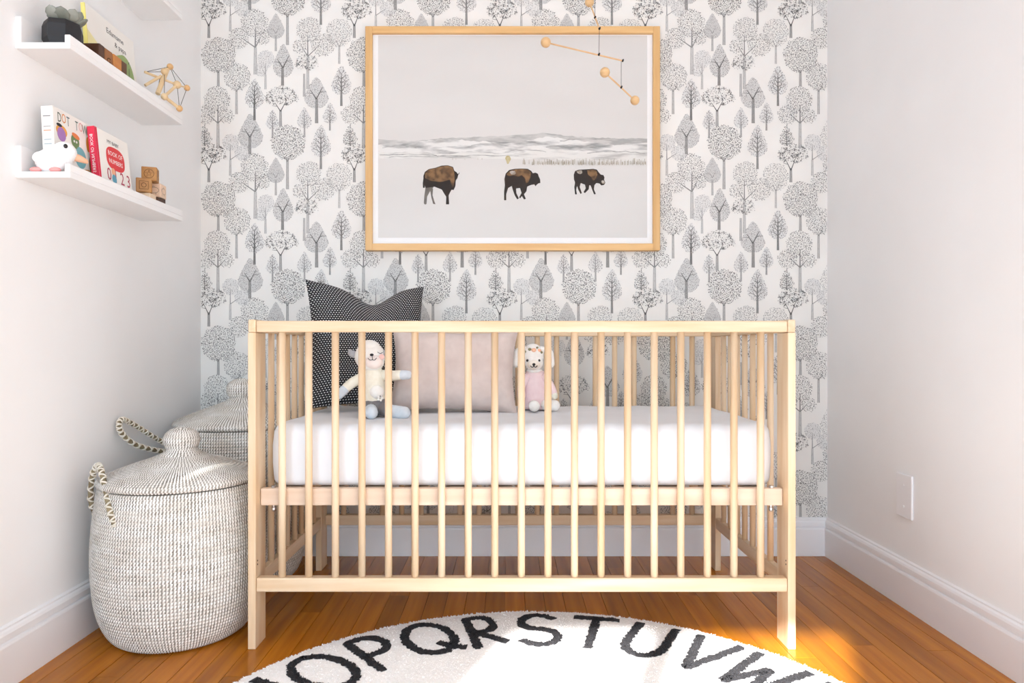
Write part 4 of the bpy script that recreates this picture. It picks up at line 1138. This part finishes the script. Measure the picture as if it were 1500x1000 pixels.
# wooden blocks
def wblock(name, c, s, rz, c1, c2, label, mark=None, group='wooden toy blocks', dims=None):
    m = mat('block_'+name, lin(c1), lin(c2), rough=0.45, scale=26, stretch=(1.2, 0.25, 1.2), bump=0.05)
    t = thing('toy_block', c, label, 'block', group)
    d3 = dims or (s, s, s)
    V, F = cube_at(Vector(c)+Vector((0, 0, d3[2]/2)), d3, rz)
    obj('cube', V, F, m, parent=t, bevel=0.0022, seg=2)
    if mark:
        dark = mat('burnt_'+name, tuple(v*0.35 for v in lin(c2)), tuple(v*0.3 for v in lin(c2)), rough=0.8)
        V2, F2 = mark
        R = Matrix.Translation(Vector(c)+Vector((0, 0, d3[2]/2))) @ Matrix.Rotation(rz, 4, 'Z')
        for face in (0, 1):
            if face == 0: V = [tuple(R @ Vector((d3[0]/2+0.0002, u, v))) for u, v in V2]
            else: V = [tuple(R @ Vector((u, -d3[1]/2-0.0002, v))) for u, v in V2]
            obj('engraving', V, F2, dark, parent=t)
    return t
bx = -1.0135
DB = lambda wy: (0.042, wy, 0.058)
wblock('walnut', (bx, 1.667, L1), 0.04, math.radians(1), (92, 56, 34), (64, 38, 24), 'dark walnut toy block beside the succulent', dims=DB(0.022))  # dark slab added in place of the neighbouring block's shaded side
wblock('cherry', (bx-0.001, 1.697, L1), 0.04, math.radians(-1), (150, 96, 50), (118, 74, 36), 'mid-brown toy block with a burnt letter G, between the dark and orange blocks', text2d('G', 0.026), dims=DB(0.033))
wblock('orange', (bx, 1.734, L1), 0.04, math.radians(1), (206, 138, 66), (176, 104, 46), 'orange-brown toy block between two darker blocks', dims=DB(0.037))
wblock('chestnut', (bx-0.002, 1.767, L1), 0.04, math.radians(1), (104, 68, 42), (76, 48, 30), 'chestnut brown toy block beside the green disc', dims=DB(0.026))
# green painted disc
M_sage = mat('sage_paint', lin((150, 172, 112)), lin((138, 160, 104)), rough=0.6); M_dkgreen = mat('bottle_green_paint', lin((44, 84, 66)), lin((36, 72, 58)), rough=0.6)
T = book_frame(-1.036, 1.840, L1, 7.0)
t = thing('painted_disc', T(0, 0, 0.006), 'round wooden disc painted sage and dark green, leaning beyond the blocks', 'toy')
dd = obj('disc', *prism(ring2d(0, 0.052, 0.040, 0.052, 40), T, 0, 0.012), M_sage, parent=t, bevel=0)
obj('dark_leaf', *prism([(-0.02, 0.0065)]+[(0.0402*math.cos(a), 0.052+0.0522*math.sin(a)) for a in [math.radians(q) for q in range(-66, 6, 6)]]+[(0.012, 0.05), (-0.012, 0.028)], T, 0.0119, 0.0132), M_dkgreen, parent=dd)
V2, F2 = strokes2d([[(-.005, .02), (.012, .055), (.016, .075)], [(.016, .088), (.02, .094)]], 0.002)
obj('stem_line', [T(u, v, 0.0136) for u, v in V2], F2, M_dkgreen, parent=dd)

# lower stack of blocks
s = 0.0395
pig = strokes2d([[(0.012*math.cos(a)*1.15, 0.0085*math.sin(a)) for a in [2*PI*i/20 for i in range(21)]], [(-.0135, .001), (-.0165, .004), (-.016, -.002), (-.0135, -.003)], [(-.006, -.007), (-.006, -.013)], [(.006, -.007), (.006, -.013)], [(-.004, .008), (-.002, .013), (.002, .009)]], 0.0011)
star = strokes2d([[(0.010*math.cos(i*4*PI/5+PI/2), 0.010*math.sin(i*4*PI/5+PI/2)) for i in range(6)], ring2d(0, 0, .0125, .0125, 20)+[(0.0125, 0)]], 0.0013)
sq = strokes2d([[(-.011, -.011), (.011, -.011), (.011, .011), (-.011, .011), (-.011, -.011)], ring2d(0, 0, .006, .006, 14)+[(0.006, 0)]], 0.0015)
wblock('pale_low', (-1.022, 1.924, L2), s, math.radians(4), (240, 214, 184), (228, 198, 164), 'pale toy block under the brown block at the foot of the stack')
wblock('umber', (-1.024, 1.978, L2), s, math.radians(-8), (84, 58, 44), (60, 42, 34), 'dark umber toy block under the pale pig block')
wblock('tan_mid', (-1.024, 1.918, L2+s+0.0003), s, math.radians(26), (188, 134, 70), (160, 108, 52), 'brown toy block in the middle of the stack beside the counting book', sq)
wblock('pig', (-1.022, 1.982, L2+s+0.0003), s, math.radians(6), (240, 212, 186), (232, 200, 172), 'pale toy block with a burnt pig outline', pig)
wblock('tan_top', (-1.024, 1.951, L2+2*s+0.0006), s, math.radians(18), (192, 138, 72), (164, 112, 54), 'brown toy block with a star mark, topmost of its stack', star)

# plush bird
M_plushwhite = mat('white_plush', lin((245, 244, 243)), lin((238, 237, 236)), rough=1.0, scale=80, bump=0.3, bscale=200)
M_beak = mat('peach_felt', lin((244, 196, 164)), lin((238, 184, 150)), rough=0.9); M_foot = mat('pink_felt', lin((244, 172, 168)), lin((236, 160, 156)), rough=0.9)
bird = thing('plush_bird', (-1.028, 1.55, L2), 'small white plush bird with a peach beak on the ledge end', 'soft toy')
def BPx(px, py, Y): return P(px, py, Y)
zb = L2
hd = (-1.011, 1.555, zb+0.051)
obj('body', *join(ellipsoid((-1.033, 1.5425, zb+0.0285), (0.036, 0.0205, 0.0285), 24), ellipsoid((-1.014, 1.551, zb+0.036), (0.021, 0.022, 0.026), 20)), M_plushwhite, parent=bird, smooth=True)
h = obj('head', *ellipsoid(hd, (0.024, 0.025, 0.024), 24), M_plushwhite, parent=bird, smooth=True)
obj('beak', *limb([(-0.999, 1.563, zb+0.045), (-0.991, 1.576, zb+0.043), (-0.984, 1.590, zb+0.040)], [0.0095, 0.0085, 0.005], 14), M_beak, parent=h, smooth=True)
obj('eye', *ellipsoid((-0.9975, 1.537, zb+0.060), (0.0045, 0.0045, 0.0055), 12), M_bead, parent=h, smooth=True)
for x in (-1.062, -1.018): obj('foot', *ellipsoid((x, 1.533, zb+0.0062), (0.013, 0.009, 0.006), 14), M_foot, parent=bird, smooth=True)
obj('wing', *ellipsoid((-1.044, 1.525, zb+0.032), (0.021, 0.005, 0.014), 16), M_plushwhite, parent=bird, smooth=True)

# wooden clutching toy: dowels, beads and elastic cords
M_nat = mat('natural_beech', lin((228, 204, 164)), lin((212, 182, 138)), rough=0.45, scale=30, stretch=(1, 1, 0.4))
M_bead_o = mat('honey_bead', lin((220, 180, 128)), lin((206, 162, 108)), rough=0.4, scale=20)
sk = thing('clutching_toy', (-1.012, 1.985, L1), 'natural beech clutching toy of dowels and beads strung on cords', 'toy')
def S(cx, cy, Y): return P(200+cx/11.77, 85+cy/11.77, Y)
pts = {k: S(*v) for k, v in dict(a=(140, 240, 1.93), b=(480, 235, 1.965), c=(578, 150, 2.0), d=(150, 470, 1.925), e=(700, 460, 2.0), f=(870, 515, 2.03), g=(480, 665, 1.955), h=(740, 870, 1.995), i=(365, 615, 1.945), j=(400, 345, 1.97), l=(560, 400, 2.03)).items()}
def dow(a, b_, r=0.0042): obj('dowel', *tube([a, b_], r, 10), M_nat, parent=sk)
dow(pts['a'], pts['j'].lerp(pts['e'], 0.12), 0.0036); dow(pts['d'], pts['j'].lerp(pts['b'], 0.3), 0.0042)
dow(pts['i'], pts['b'].lerp(pts['c'], 0.5), 0.0066); dow(pts['g'], pts['h'], 0.0048); dow(pts['g'], pts['e'], 0.0040); dow(pts['j'], pts['e'], 0.0034); dow(pts['e'], pts['f'], 0.0022)
for k, r in (('b', 0.0098), ('e', 0.0115), ('g', 0.0098)): obj('bead', *ellipsoid(pts[k], (r, r, r), 16), M_nat, parent=sk, smooth=True)
for k, r in (('c', 0.0092), ('f', 0.0090), ('h', 0.0092)): obj('end_ball', *ellipsoid(pts[k], (r, r, r), 16), M_bead_o, parent=sk, smooth=True)
for a, b_ in (('a', 'b'), ('a', 'c'), ('d', 'j'), ('c', 'e'), ('c', 'f'), ('b', 'g'), ('f', 'h'), ('e', 'h'), ('i', 'j')):
    obj('cord', *tube([pts[a], pts[b_]], 0.0008, 5), M_string, parent=sk)
